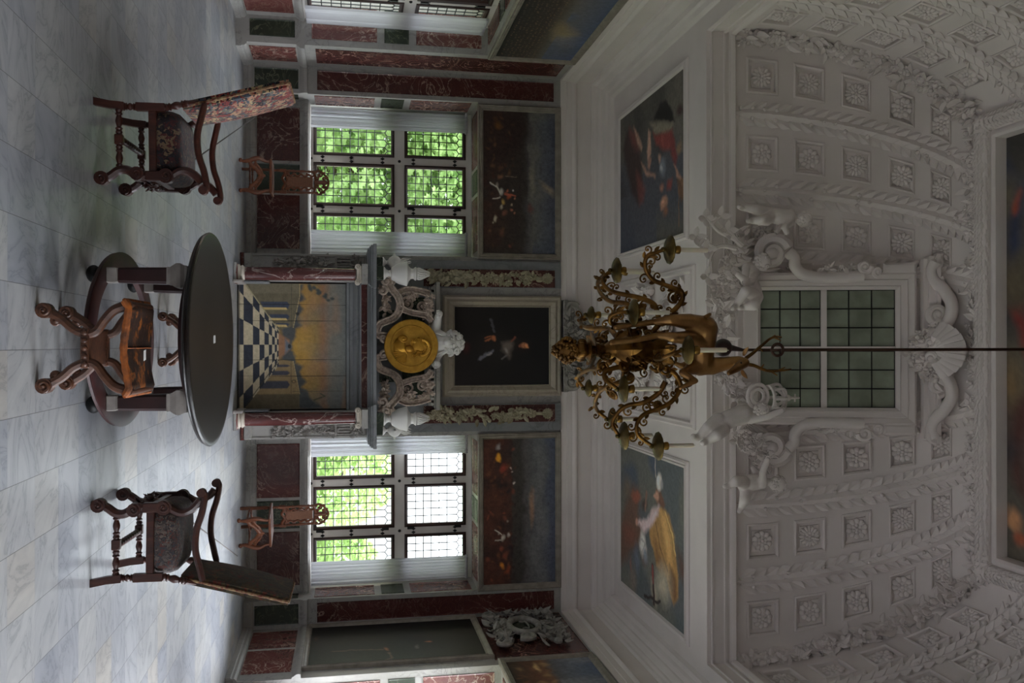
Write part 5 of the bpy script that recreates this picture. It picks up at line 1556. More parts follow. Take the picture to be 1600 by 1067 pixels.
# scrolled sides and crest
def cov(v, u, w=0):
    """point where the sight line through (v,u) meets the curved vault, lifted by w"""
    r = ray(v, u); yc = CY+HY-RXY
    A = (r.y/RXY)**2+(r.z/RZ)**2; B = 2*((EYEP.y-yc)*r.y/RXY**2+(EYEP.z-ZV)*r.z/RZ**2); C_ = ((EYEP.y-yc)/RXY)**2+((EYEP.z-ZV)/RZ)**2-1
    t = (-B+math.sqrt(B*B-4*A*C_))/(2*A); p = EYEP+r*t
    return p + V3((0, -(p.y-yc)/RXY**2, -(p.z-ZV)/RZ**2)).normalized()*w
def vol(mb, v, u, rpx, turns, st, hand, th=.05, w=.14, on=None):
    a, b_ = cpx(v, u)
    spiral(mb, on(v, u, w) if on else cw(a, b_, w), V3((1,0,0)), CDV, rpx*.0082, turns, th, st, hand, 30)
for s in (-1, 1):
    U = lambda u: 547 + s*(u-547) if s < 0 else u
    m = (lambda u: u) if s > 0 else (lambda u: 1094-u)
    mb = MB()
    vol(mb, 1203, m(697), 26, 1.6, PI/2*(1 - s*.2), -s, .075)
    P = [cpp(v, m(u), .10) for v, u in ((1228, 700), (1238, 690), (1240, 676), (1252, 664), (1280, 659), (1320, 660), (1345, 661))]
    mb.tube(bez(P, 6), .075, 8); vol(mb, 1346, m(676), 10, 1.5, -PI/2*s, s, .035); vol(mb, 1366, m(668), 7, 1.4, 0, s, .03)
    mb.build('side_scroll', MT['stucco'], BW, smooth=50)
    mb = MB()
    P = [cov(v, m(u), .13) for v, u in ((1468, 592), (1482, 586), (1494, 600), (1496, 620), (1482, 640), (1466, 655), (1462, 672), (1468, 684))]
    mb.tube(bez(P, 6), .075, 8); vol(mb, 1472, m(603), 15, 1.7, 0, s, .045, .15, cov); vol(mb, 1466, m(682), 10, 1.4, PI, s, .04, .13, cov)
    leaf(mb, cov(1464, m(628), .12), CDV*.3+V3((s,0,0)), CNN, .28, .09)
    mb.build('crest_scroll', MT['stucco'], BW, smooth=50)
    mb = MB(); rg = random.Random(120+s)
    foliage(mb, [cpp(1275, m(668), .08), cpp(1330, m(668), .08)], CNN, .07, .08, 24, rg)
    mb.build('leaf_spray', MT['stucco'], BW, smooth=35)
mb = MB()                                               # scallop shell
CSV = (cov(1500, 547)-cov(1465, 547)).normalized(); CSN = V3((0, -CSV.z, CSV.y)); n = 11
for k in range(n):
    t = -1.25+2.5*k/(n-1)
    e = (.33*math.sin(t), .37*cos(t)+.02)
    q0 = cov(1466, 547, .22); sc_ = lambda x, y, w: q0 + V3((x,0,0)) + CSV*y + CSN*w
    mb.tube([sc_(.03*t, .0, -.02), sc_(e[0]*.5, e[1]*.5, .07), sc_(e[0], e[1], -.03)], [.03, .052, .062], 7)
for s in (-1, 1): spiral(mb, sc_(s*.10, .0, .05), V3((s,0,0)), CSV, .08, 1.4, .035, 1, 1, 18)
mb.build('scallop_shell', MT['stucco'], BW, smooth=50)
mb = MB(); rg = random.Random(17)
foliage(mb, [cpp(1465, 508, .3), cpp(1440, 520, .28), cpp(1420, 535, .24), cpp(1418, 556, .24), cpp(1435, 580, .26), cpp(1462, 594, .3)], CNN, .07, .12, 95, rg)
mb.build('flower_swag', MT['stucco'], BW, smooth=35)
# foot board of the frame
# garlands at the foot of the window
def garland(name, label, pts, y, spread, size, n, seed):
    P = [AY(v, u, y) for v, u in pts]
    t = thing(name, label, 'garland', tuple(P[0]), 0, 'stucco garlands under the vault window')
    mb = MB(); mb.m = Matrix.Translation(-P[0]); rg = random.Random(seed)
    foliage(mb, P, (0,-1,0), spread, size, n, rg)
    mb.tube(bez(P, 4), spread*.55, 7)
    mb.build('leaf_cluster', MT['stucco'], t, smooth=35)
    return t, P[0]
GL, gp = garland('leaf_garland', 'white stucco garland with twisted branches hanging below the left pair of cherubs', [(1160,372),(1146,396),(1138,421),(1130,445),(1124,472),(1127,498),(1132,520)], 10.66, .085, .14, 230, 1)
mb = MB(); mb.m = Matrix.Translation(-gp)
for pth in (((1160,384),(1145,372),(1124,362),(1112,350),(1103,341)), ((1112,350),(1118,344),(1126,338)), ((1150,388),(1130,384),(1115,386),(1098,374),(1088,370)), ((1118,386),(1110,400),(1107,420),(1106,432)), ((1150,375),(1142,364),(1137,360)), ((1098,374),(1092,384),(1104,390))):
    mb.tube(bez([AY(v, u, 10.5) for v, u in pth], 4), [.034, .016], 6)
    q = AY(*pth[-1], 10.5)
    for k in range(4): leaf(mb, q, (cos(k*1.6), -.2, sin(k*1.6)), (0,-1,0), .13, .04)
mb.build('branch', MT['stucco'], GL, smooth=45)
garland('leaf_garland', 'white stucco garland to the right of the bronze stag, under the crown', [(1128,590),(1142,600),(1156,612),(1160,622)], 10.60, .08, .125, 120, 2)
garland('leaf_garland', 'white stucco flower garland between the two right-hand stucco figures', [(1152,676),(1164,688),(1180,698),(1196,710),(1210,716)], 10.56, .085, .12, 160, 3)
# crown
CRW = thing('coronet_sculpture', 'white stucco crown above a small wreath, in front of the vault window', 'crown', tuple(AY(1212, 622, 10.3)))
q = AY(1212, 622, 10.3)
mb = MB()
for k in range(16):
    a = 2*PI*k/16
    mb.sph((.15*cos(a), .15*sin(a), -.07), .02, 6, 4)
mb.tube([(.15*cos(2*PI*k/20), .15*sin(2*PI*k/20), -.09) for k in range(20)], .022, 6, closed=True)
for k in range(4):
    a = PI*k/4
    mb.tube(bez([(.15*cos(a), .15*sin(a), -.08), (.17*cos(a), .17*sin(a), .04), (.05*cos(a), .05*sin(a), .12), (-.05*cos(a), -.05*sin(a), .12), (-.17*cos(a), -.17*sin(a), .04), (-.15*cos(a), -.15*sin(a), -.08)], 5), .02, 6)
mb.sph((0,0,.16), .045, 8, 6); mb.tube([(0,0,.18),(0,0,.32)], [.02,.012], 6); mb.tube([(-.05,0,.26),(.05,0,.26)], .012, 5)
mb.build('crown_hoops', MT['stucco'], CRW, smooth=50)
mb = MB(); d = AY(1184, 619, 10.3)-q
for r in (.15, .09): mb.tube([(d.x+r*cos(2*PI*k/20), d.y, d.z+r*.9*sin(2*PI*k/20)) for k in range(20)], .024, 6, closed=True)
mb.build('wreath_loop', MT['stucco'], CRW, smooth=50)

PXM = .0080
def figure(label, nd, edges, root, face, hair, feet=(), hands=(), wing=None, name='stucco_cherub', cat='sculpture'):
    """nd: key -> (V, U, y, radius in px)"""
    P = {k: AY(v, u, y) for k, (v, u, y, r) in nd.items()}
    o = P[root]
    t = thing(name, label, cat, tuple(o), 0, 'white stucco figures round the vault window')
    nodes = {k: (P[k]-o, nd[k][3]*PXM*(.85 if k == 'head' else 1.26), 0) for k in nd}
    skin_fig('body', nodes, edges, root, MT['stucco'], t)
    h = P['head']-o; R = nd['head'][3]*PXM*1.08
    up = (P['head']-P['neck']).normalized(); fd = V3(face).normalized(); fd = (fd-up*fd.dot(up)).normalized(); sd = fd.cross(up)
    mb = MB()
    mb.sph(h, (R*1.04, R*1.04, R*1.12), 14, 10, frame_of(up))
    mb.sph(h+fd*R*1.08-up*R*.08, R*.17, 8, 6); mb.sph(h+fd*R*.86-up*R*.45, (R*.3,R*.2,R*.14), 8, 6, frame_of(up)); mb.sph(h+fd*R*.75-up*R*.72, R*.26, 8, 6)
    for s in (-1, 1):
        mb.sph(h+fd*R*.93+sd*s*R*.36+up*R*.12, R*.14, 8, 6); mb.sph(h+fd*R*.8+sd*s*R*.46-up*R*.28, R*.33, 8, 6); mb.sph(h+sd*s*R*1.02-up*R*.05, (R*.12,R*.22,R*.3), 7, 5)
        mb.tube([h+fd*R*1.0+sd*s*R*.15+up*R*.3, h+fd*R*.92+sd*s*R*.55+up*R*.27], R*.08, 5)
    mb.build('face', MT['stucco'], t, smooth=60)
    mb = MB(); rg = random.Random(len(label))
    for k in range(46):
        d = V3((rg.gauss(0,1), rg.gauss(0,1), rg.gauss(0,1))).normalized()
        if d.dot(fd) > .35 and d.dot(up) < .72: continue
        if d.dot(up) < -.45: continue
        s1 = d.cross(V3((.3,.5,.8))).normalized()
        spiral(mb, h+d*R*1.05, s1, d.cross(s1), R*.27, 1.1, R*.15, rg.uniform(0,6), 1, 9)
    mb.build('hair', MT['stucco'], t, smooth=60)
    mb = MB()
    for (k, j) in list(feet)+list(hands):
        d = (P[k]-P[j]).normalized(); s1 = d.cross(V3((0,1,0)));  s1 = s1.normalized() if s1.length > .1 else V3((1,0,0))
        r = nd[k][3]*PXM
        for q in range(5):
            b0 = P[k]-o+s1*((q-2)*r*.42)
            ln = r*(1.9-.25*abs(q-2.4)) if (k, j) in hands else r*(.95-.12*q)
            if (k, j) in hands and q == 0: mb.tube(bez([b0, b0+d*ln*.4+s1*(-r*.5), b0+d*ln*.8-s1*r*.6], 3), [r*.26, r*.18], 6)
            else: mb.tube(bez([b0-d*r*.3, b0+d*ln*.5, b0+d*ln+V3((0,-r*.3,0))], 3), [r*.26, r*.18], 6)
    if mb.v: mb.build('fingers_and_toes', MT['stucco'], t, smooth=60)
    if wing:
        mb = MB()
        for (v0, u0, v1, u1) in wing:
            a = AY(v0, u0, 10.62)-o; b_ = AY(v1, u1, 10.66)-o
            for q in range(7):
                d = (b_-a).normalized(); s1 = d.cross(V3((0,-1,0)))
                leaf(mb, a+s1*((q-3)*.025), d+s1*((q-3)*.13), (0,-1,0), (b_-a).length*(1-.06*abs(q-2)), .04, .1, .3)
        mb.build('wing', MT['stucco'], t, smooth=40)
    return t
BE = [('hip','belly'),('belly','chest'),('chest','neck'),('neck','head'),('chest','sh1'),('sh1','el1'),('el1','ha1'),('chest','sh2'),('sh2','el2'),('el2','ha2'),('hip','th1'),('th1','kn1'),('kn1','an1'),('an1','ft1'),('hip','th2'),('th2','kn2'),('kn2','an2'),('an2','ft2')]
FH = dict(feet=(('ft1','an1'),('ft2','an2')), hands=(('ha1','el1'),('ha2','el2')))
yb = 10.42
figure('leftmost white stucco cherub, perched above the large left volute', {
 'hip':(1205,336,yb,9.5),'belly':(1216,338,yb-.03,10.5),'chest':(1232,339,yb-.03,9.5),'neck':(1242,341,yb-.05,4.5),'head':(1256,343,yb-.1,10.5),
 'sh1':(1236,347,yb-.09,5),'el1':(1226,355,yb-.16,4),'ha1':(1229,363,yb-.16,3.4),'sh2':(1236,332,yb+.03,5),'el2':(1222,352,yb-.05,3.8),'ha2':(1214,362,yb-.1,3.3),
 'th1':(1200,331,yb,7.5),'kn1':(1182,327,yb-.04,6.4),'an1':(1160,325,yb,3.6),'ft1':(1155,323,yb-.08,3.2),'th2':(1198,343,yb-.08,7.5),'kn2':(1190,344,yb-.22,6.5),'an2':(1174,345,yb-.16,3.8),'ft2':(1169,345,yb-.24,3.2)},
 BE, 'hip', (.4,-1,-.15), 0, **FH)
figure('white stucco cherub with long curls hugging the leaf garland, left of the bronze stag', {
 'hip':(1177,452,yb+.02,10),'belly':(1172,438,yb,9.5),'chest':(1174,420,yb-.02,9.5),'neck':(1182,412,yb-.06,4.8),'head':(1191,409,yb-.12,11),
 'sh1':(1166,416,yb-.12,5),'el1':(1164,438,yb-.22,4.6),'ha1':(1152,428,yb-.26,3.6),'sh2':(1183,424,yb-.05,5),'el2':(1174,440,yb-.14,4.6),'ha2':(1162,441,yb-.24,3.6),
 'th1':(1178,460,yb-.08,8),'kn1':(1165,455,yb-.3,6.8),'an1':(1150,477,yb-.2,4),'ft1':(1145,482,yb-.28,3.4),'th2':(1183,464,yb,8),'kn2':(1178,477,yb-.22,7),'an2':(1162,480,yb-.1,4.2),'ft2':(1155,481,yb-.16,3.4)},
 BE, 'hip', (-.3,-1,-.5), 0, wing=[(1180,420,1222,412),(1182,424,1218,428)], **FH)
figure('white stucco nude figure stretching an arm up beside the crown, right of the bronze stag', {
 'hip':(1126,662,yb-.1,12),'belly':(1140,654,yb-.12,11.5),'chest':(1160,648,yb-.1,12.5),'neck':(1178,643,yb-.1,5),'head':(1189,640,yb-.16,10),
 'sh1':(1172,655,yb-.14,6.2),'el1':(1200,650,yb-.22,4.8),'ha1':(1221,641,yb-.26,3.6),'sh2':(1172,638,yb,6),'el2':(1160,634,yb+.02,4.6),'ha2':(1150,640,yb-.0,3.6),
 'th1':(1122,655,yb-.14,8.5),'kn1':(1106,668,yb-.2,7),'an1':(1090,684,yb-.16,4.2),'ft1':(1083,682,yb-.26,3.6),'th2':(1130,672,yb-.2,8.5),'kn2':(1120,680,yb-.3,7.2),'an2':(1104,690,yb-.22,4.2),'ft2':(1098,692,yb-.3,3.6)},
 BE, 'hip', (-.2,-1,.1), 0, wing=[(1168,668,1190,698),(1164,664,1180,700)], name='stucco_figure', **FH)
figure('rightmost white stucco cherub, lifting one arm towards the flower garland', {
 'hip':(1163,756,yb,9.5),'belly':(1172,754,yb-.04,10.5),'chest':(1186,752,yb-.04,10),'neck':(1200,753,yb-.06,4.6),'head':(1215,756,yb-.12,11),
 'sh1':(1192,757,yb-.12,5.4),'el1':(1192,738,yb-.2,4.6),'ha1':(1199,718,yb-.22,3.6),'sh2':(1188,742,yb,5),'el2':(1180,736,yb+.04,4),'ha2':(1176,730,yb+.02,3.4),
 'th1':(1160,752,yb-.14,7.8),'kn1':(1150,752,yb-.3,6.8),'an1':(1138,759,yb-.24,3.9),'ft1':(1133,760,yb-.3,3.3),'th2':(1166,766,yb-.02,8),'kn2':(1164,780,yb-.12,6.8),'an2':(1158,794,yb-.02,3.9),'ft2':(1155,799,yb-.06,3.2)},
 BE, 'hip', (-.2,-1,-.1), 0, **FH)
# ---------------------------------------------------------------- chandelier with a bronze stag
CHY = 7.2
CH = thing('chandelier', 'gilt bronze chandelier with a rearing stag, curling arms and candles, hanging before the fireplace wall', 'chandelier', tuple(AY(870, 548, CHY)))
CHO = V3(CH.location)
def cp(v, u, y=CHY): return AY(v, u, y) - CHO
PM = .00535
ax_ = cp(1000, 547).x
zz = lambda v: cp(v, 547).z
mb = MB()
mb.tube([(ax_, 0, zz(1158)), (ax_, 0, zz(1207))], .012, 8)
top = ZT+.118 - CHO.z
mb.tube([(ax_, 0, zz(1224)), (ax_, 0, top)], .014, 8)
mb.build('rod', MT['iron'], CH)
mb = MB(); zr = zz(1216)
mb.tube([(ax_+.052*cos(2*PI*k/20), .012, zr+.052*sin(2*PI*k/20)) for k in range(20)], .013, 8, closed=True)
mb.tube([(ax_, .05*cos(2*PI*k/16), zr-.03+.045*sin(2*PI*k/16)) for k in range(16)], .011, 8, closed=True)
mb.build('shackle', MT['iron'], CH)
mb = MB(); zb = zz(1132)
mb.sph((ax_-.02, .03, zb), .078, 18, 12); mb.tube([(ax_-.02, .03, zb+.06), (ax_, 0, zz(1160))], [.03, .014], 10)
mb.build('globe', MT['mahogany'], CH)
# grape cluster
mb = MB(); rg = random.Random(2)
z0, z1 = zz(863), zz(898)
for k in range(150):
    t = rg.random()**.7; a = rg.uniform(0, 2*PI); r = .018 + .085*min(1, t*1.7)*(1 if t < .75 else 1-(t-.75)*1.3)
    mb.sph((ax_+r*cos(a), r*sin(a), z0+(z1-z0)*t), .017, 7, 5)
mb.lathe([(.004, 0), (.06, .08), (.085, .14), (.06, z1-z0)], 12, (ax_, 0, z0))
mb.build('grape_cluster', MT['bronze'], CH)
mb = MB()
mb.lathe([(.03,0),(.05,.008),(.075,.03),(.082,.06),(.075,.085),(.055,.10),(.085,.115),(.10,.125),(.09,.135),(.04,.15),(.035,.18),(.06,.20),(.05,.22),(.045,.26),(.075,.30),(.085,.34),(.06,.38),(.075,.42),(.11,.48),(.12,.52),(.09,.58),(.10,.64),(.07,.70),(.06,.78),(.05,.82)], 20, (ax_, 0, zz(897)), lobes=8, amp=.04)
for k in range(4):
    a = PI/2*k+.4; mb.sph((ax_+.075*cos(a), .075*sin(a), zz(908)), (.03,.03,.04), 8, 6)
mb.build('stem', MT['bronze'], CH)
mb = MB()
for ring_, (zv, r, L, n) in enumerate(((930, .05, .20, 8), (955, .08, .26, 9), (985, .09, .26, 9), (1015, .09, .22, 8), (1040, .07, .2, 8))):
    for k in range(n):
        a = 2*PI*k/n + ring_*.5
        d = V3((cos(a), sin(a), .9 if ring_ % 2 else -.4))
        leaf(mb, V3((ax_+r*cos(a)*.8, r*sin(a)*.8, zz(zv))), d, V3((cos(a), sin(a), -.5)), L, .055, -.3, .3, 5)
rg = random.Random(33)
for k in range(26):
    a = rg.uniform(0, 2*PI); v = rg.uniform(935, 1050); r = rg.uniform(.08, .17)
    c = V3((ax_+r*cos(a), r*sin(a), zz(v))); s1 = V3((cos(a), sin(a), 0))
    spiral(mb, c, s1, V3((0,0,1)), rg.uniform(.04,.075), 1.4, .014, rg.uniform(0,6), rg.choice((-1,1)), 16)
mb.build('acanthus', MT['bronze'], CH, smooth=40)
# stag
yS = CHY-.05
def sn(v, u, y, r): return (cp(v, u, y), r*PM, r*PM)
nd = {'rump': sn(1100,514,yS-.04,22), 'mid': sn(1098,540,yS,20), 'chest': sn(1094,568,yS+.03,20), 'nk': sn(1112,572,yS+.02,14.5), 'nk2': sn(1134,568,yS,11), 'nk3': sn(1154,565,yS-.02,9.5),
      'hd': sn(1163,567,yS-.06,8.5), 'mz': sn(1150,576,yS-.14,6.5), 'ns': sn(1139,583,yS-.19,4.2),
      'h1': sn(1078,503,yS-.1,13.5), 'h1k': sn(1048,500,yS-.16,9), 'h1h': sn(1022,503,yS-.08,5.2), 'h1c': sn(985,508,yS-.1,4.4), 'h1f': sn(962,512,yS-.1,4.6),
      'h2': sn(1078,528,yS-.12,12), 'h2k': sn(1052,527,yS-.2,8.5), 'h2h': sn(1028,524,yS-.14,5.2), 'h2c': sn(990,532,yS-.14,4.4), 'h2f': sn(955,535,yS-.12,4.6),
      'f1': sn(1076,578,yS-.04,8), 'f1e': sn(1066,582,yS-.08,6), 'f1k': sn(1087,595,yS-.16,4.6), 'f1f': sn(1063,606,yS-.16,3.4),
      'f2': sn(1078,568,yS+.1,8), 'f2k': sn(1064,572,yS+.02,4.6), 'f2f': sn(1052,566,yS+.05,3.4)}
skin_fig('stag_body', nd, [('rump','mid'),('mid','chest'),('chest','nk'),('nk','nk2'),('nk2','nk3'),('nk3','hd'),('hd','mz'),('mz','ns'),('rump','h1'),('h1','h1k'),('h1k','h1h'),('h1h','h1c'),('h1c','h1f'),
  ('mid','h2'),('h2','h2k'),('h2k','h2h'),('h2h','h2c'),('h2c','h2f'),('chest','f1'),('f1','f1e'),('f1e','f1k'),('f1k','f1f'),('chest','f2'),('f2','f2k'),('f2k','f2f')], 'mid', MT['bronzestag'], CH, .009)
for pth in (((1165,560),(1176,552),(1190,540),(1202,530),(1212,526),(1221,527)), ((1166,569),(1178,571),(1192,577),(1205,580),(1220,579),(1236,577))):
    mb = MB(); P = bez([cp(v, u, yS-.04) for v, u in pth], 4)
    mb.tube(P, [.017, .008], 7)
    for (i, dv, du) in ((7, 3, 7), (12, 8, -7), (15, 9, 6)):
        q = P[min(i, len(P)-1)]; mb.tube([q, q+V3((du*.0053 if pth[0][1] < 565 else -du*.0053, -.03, dv*.0053))], [.011, .004], 6)
    mb.build('antler', MT['bronze'], CH)
for (v, u, dv, du) in ((1163,556,3,-11), (1160,578,4,10)):
    mb = MB(); q = cp(v, u, yS-.02); d = V3((du*PM, -.02, dv*PM))
    leaf(mb, q, d, (0,-1,.2), .085, .022, .1, .5, 4)
    mb.build('ear', MT['bronzestag'], CH, smooth=50)
mb = MB(); q = cp(1101, 497, yS-.1); mb.tube(bez([q, q+V3((-.03,-.06,.02)), q+V3((-.015,-.1,-.03))], 4), [.022, .028, .008], 8)
mb.build('tail', MT['bronzestag'], CH)
mb = MB()
for s in (-1, 1): mb.sph(cp(1158, 571+s*4, yS-.13-.0*s), .009, 7, 5)
mb.build('eye', MT['black'], CH)
# arms, pans and candles
ARMS = [
 (((1012,528),(1036,500),(1056,482),(1066,468),(1064,455),(1052,450),(1036,444),(1020,437),(1010,424),(1008,408),(1014,398),(1024,395),(1034,391)), (1044,390,7.05), .122, 45),
 (((1012,560),(1036,574),(1054,584),(1063,602),(1058,617),(1046,630),(1030,638),(1007,647),(996,660),(995,675),(1002,685),(1014,695)), (1026,697,7.2), .122, 42),
 (((1030,500),(1022,476),(998,465),(965,458),(949,451),(941,439),(946,430),(953,425)), (961,422.5,7.8), .120, 42),
 (((1000,500),(981,476),(954,471),(938,457),(934,441),(942,431),(955,424)), (964,425,8.25), .105, 50),
 (((1010,520),(1002,508),(971,508),(955,505),(954,494),(968,488),(980,488)), (988,488,7.0), .112, 40),
 (((965,528),(951,514),(921,513),(908,507),(908,499),(915,494)), (922,492,8.15), .084, 28),
 (((960,560),(939,575),(921,577),(906,585),(903,594),(909,603)), (918,606.5,8.15), .084, 30),
 (((1010,566),(998,576),(966,574),(946,581),(945,592),(955,601),(964,606)), (972,608,7.05), .112, 40),
 (((985,590),(955,603),(939,610),(930,628),(934,642),(946,653)), (955,655,7.9), .108, 30),
 (((1040,596),(1028,615),(1005,629),(982,633),(966,644),(957,662),(962,676)), (973,681,7.35), .122, 30),
 (((1040,552),(1028,556),(1024,560),(1034,560),(1050,553),(1062,548)), (1073,547,6.6), .114, 42),
]
for ai, (pth, (pv, pu, py), pr, cl) in enumerate(ARMS):
    n = len(pth); mb = MB(); rg = random.Random(ai)
    P0 = [cp(v, u, CHY + (py-CHY)*min(1, (i/(n-2))**1.1)) for i, (v, u) in enumerate(pth)]
    pc = cp(pv, pu, py)
    P0[-1] = pc - V3((0,0,.035))
    P = bez(P0, 7); N = len(P)
    mb.tube(P, [.025, .0155], 8)
    # curls and buds along the arm
    for k in range(5, N-3, 6):
        d = (P[k+1]-P[k]).normalized(); s = rg.choice((-1, 1))
        side = d.cross(V3((0,1,0))); side = side.normalized()*s if side.length > .1 else V3((1,0,0))
        r = rg.uniform(.026, .046)
        spiral(mb, P[k]+side*(r+.008), side*-1, d*(1 if k % 10 else -1), r, 1.25, .0085, 0, 1, 16)
        if k % 2: leaf(mb, P[k]-side*.012, d-side*.6, (0,-1,0), .06, .016, .2, .3, 3)
    # bigger inner scroll on the first stretch
    k = N//4; d = (P[k+1]-P[k]).normalized(); side = d.cross(V3((0,1,0)))
    if side.length > .2:
        side = side.normalized()
        spiral(mb, P[k]+side*.075, side*-1, d, .07, 1.6, .012, 0, 1, 22); rosette(mb, P[k]+side*.075+V3((0,-.01,0)), (0,-1,0), .035, ai)
    mb.build('arm', MT['bronze'], CH, smooth=50)
    mb = MB()
    mb.lathe([(.012,-.035),(.02,-.03),(.03,-.022),(pr*.7,-.012),(pr*.95,.006),(pr,.016),(pr*.97,.022),(pr*.8,.012),(pr*.3,.002),(.02,.0)], 28, pc, lobes=14, amp=.02)
    mb.sph(pc-V3((0,0,.045)), .022, 8, 6)
    mb.build('drip_pan', MT['bronzepan'], CH, smooth=45)
    mb = MB()
    mb.lathe([(.018,0),(.03,.02),(.034,.04),(.024,.055),(.032,.065),(.036,.085),(.034,.10),(.024,.104)], 14, pc)
    mb.build('socket', MT['socketgold'], CH, smooth=45)
    mb = MB(); L = cl*.0055
    mb.lathe([(.019,.0),(.019,L*.9),(.017,L),(.006,L+.006)], 12, pc+V3((0,0,.10)))
    mb.tube([pc+V3((0,0,.10+L)), pc+V3((.002,0,.10+L+.02))], .0025, 5)
    mb.build('candle', MT['candle'], CH, smooth=45)
# ---------------------------------------------------------------- furniture
TURN = [(0,.8),(.06,.8),(.10,1.0),(.18,.75),(.24,1.05),(.30,.62),(.42,.9),(.5,1.0),(.58,.9),(.70,.62),(.76,1.05),(.82,.75),(.90,1.0),(.94,.8),(1,.8)]
def turn(mb, p0, p1, r, n=10, prof=TURN): mb.turned(p0, p1, [(t, r*k) for t, k in prof], n)

def armchair(label, loc, rz, wd, tap, seatm):
    t = thing('armchair', label, 'armchair', loc, rz, 'tapestry armchairs beside the round table')
    W = .335
    for s in (-1, 1):
        y = s*W
        # front scroll leg running up into the arm support
        mb = MB()
        P = bez([(.275,y,.035),(.245,y,.095),(.205,y,.15),(.200,y,.20),(.225,y,.25),(.24,y,.30),(.235,y,.36),(.235,y,.41)], 6)
        mb.tube(P, [.034]*3+[.03]*(len(P)-3), 8, ref=(0,1,0), flat=1.1)
        mb.tube([(.262,y-.038,.045),(.262,y+.038,.045)], .046, 14); mb.tube([(.225,y-.036,.268),(.225,y+.036,.268)], .046, 14)
        for q in (-1, 1):
            spiral(mb, (.225,y+q*.038,.268), (1,0,0), (0,0,1), .032, 1.3, .008, 0, 1, 16); spiral(mb, (.262,y+q*.04,.045), (1,0,0), (0,0,1), .032, 1.3, .008, 0, 1, 16)
        mb.build('front_leg', wd, t)
        mb = MB(); mb.box(.205,.27, y-.034,y+.034, .32,.42, .006); mb.build('front_block', wd, t, smooth=0)
        mb = MB()
        P = bez([(.245,y,.44),(.23,y,.49),(.20,y,.54),(.195,y,.585),(.215,y,.63),(.25,y,.665),(.275,y,.685)], 6)
        mb.tube(P, .028, 8, ref=(0,1,0), flat=1.1); mb.tube([(.235,y-.037,.455),(.235,y+.037,.455)], .05, 14)
        for q in (-1, 1): spiral(mb, (.235,y+q*.038,.455), (1,0,0), (0,0,1), .036, 1.4, .008, 0, 1, 16)
        mb.build('arm_support', wd, t)
        # arm
        mb = MB()
        yo = y+s*.012
        P = bez([(-.265,y,.705),(-.18,y,.685),(-.05,yo,.658),(.08,yo,.665),(.20,yo,.70),(.30,yo,.715),(.335,yo,.70)], 6)
        mb.tube(P, [.020,.021]+[.023]*(len(P)-4)+[.025,.024], 8, ref=(0,1,0), flat=1.35); mb.tube([(.325,yo-.036,.695),(.325,yo+.036,.695)], .03, 12)
        mb.build('arm', wd, t)
        # back leg: raked foot, turned neck, block, turned upper part
        mb = MB()
        mb.loft([[(x-.026,y-.024,z),(x+.024,y-.024,z),(x+.024,y+.024,z),(x-.026,y+.024,z)] for x, z in ((-.245,0),(-.228,.10),(-.222,.19))], True, True, True)
        turn(mb, (-.222,y,.185), (-.222,y,.27), .026)
        mb.loft([[(x-.027,y-.026,z),(x+.026,y-.026,z),(x+.026,y+.026,z),(x-.027,y+.026,z)] for x, z in ((-.222,.265),(-.224,.45))], True, True, True)
        turn(mb, (-.224,y,.445), (-.262,y,.60), .028)
        mb.tube([(-.262,y,.595),(-.30,y*.82,.7),(-.41,y*.82,1.2)], [.02,.014,.012], 8)
        mb.build('back_leg', wd, t, smooth=40)
        # side stretcher
        mb = MB()
        mb.box(-.035,.035, y-.026,y+.026, .128,.182, .006); turn(mb, (-.215,y,.155), (-.03,y,.155), .024); turn(mb, (.03,y,.155), (.215,y,.155), .024)
        mb.build('side_stretcher', wd, t, smooth=40)
    mb = MB()
    P = [(-.01, -W+.02+(2*W-.04)*k/40, .155) for k in range(41)]
    mb.tube(P, [.016+.009*abs(sin(k*.75)) for k in range(41)], 9); mb.build('cross_stretcher', wd, t)
    mb = MB()
    P = bez([(.225,-W+.02,.30),(.235,-.2,.235),(.24,-.08,.29),(.24,0,.335),(.24,.08,.29),(.235,.2,.235),(.225,W-.02,.30)], 6)
    mb.tube(P, .026, 8); rg = random.Random(3)
    foliage(mb, [(.25,-.2,.26),(.255,0,.31),(.25,.2,.26)], (1,0,0), .028, .055, 26, rg)
    mb.build('carved_front_stretcher', wd, t)
    # seat frame and upholstery
    mb = MB()
    mb.box(-.20,.21, W-.025,W+.022, .345,.395, .005); mb.box(-.20,.21, -W-.022,-W+.025, .345,.395, .005); mb.box(.21,.255, -W+.03,W-.03, .345,.395, .005); mb.box(-.245,-.20, -W+.02,W-.02, .345,.395, .005)
    mb.build('seat_frame', wd, t, smooth=0)
    mb = MB()
    rings = []
    for z, e in ((.385,.0),(.41,.012),(.44,.014),(.48,.010),(.515,-.004),(.535,-.028),(.546,-.07),(.552,-.13),(.554,-.2)):
        ring = []
        for k in range(40):
            a = 2*PI*k/40; c, sn_ = cos(a), sin(a)
            p = (abs(c)**4.5+abs(sn_)**4.5)**(-1/4.5)
            ring.append((.012+(.232+e*.85)*c*p, (W+.008+e)*sn_*p, z))
        rings.append(ring)
    mb.loft(rings, True, True, True)
    mb.build('seat', seatm, t, smooth=70)
    # raked upholstered back
    mb = MB(); rings = []
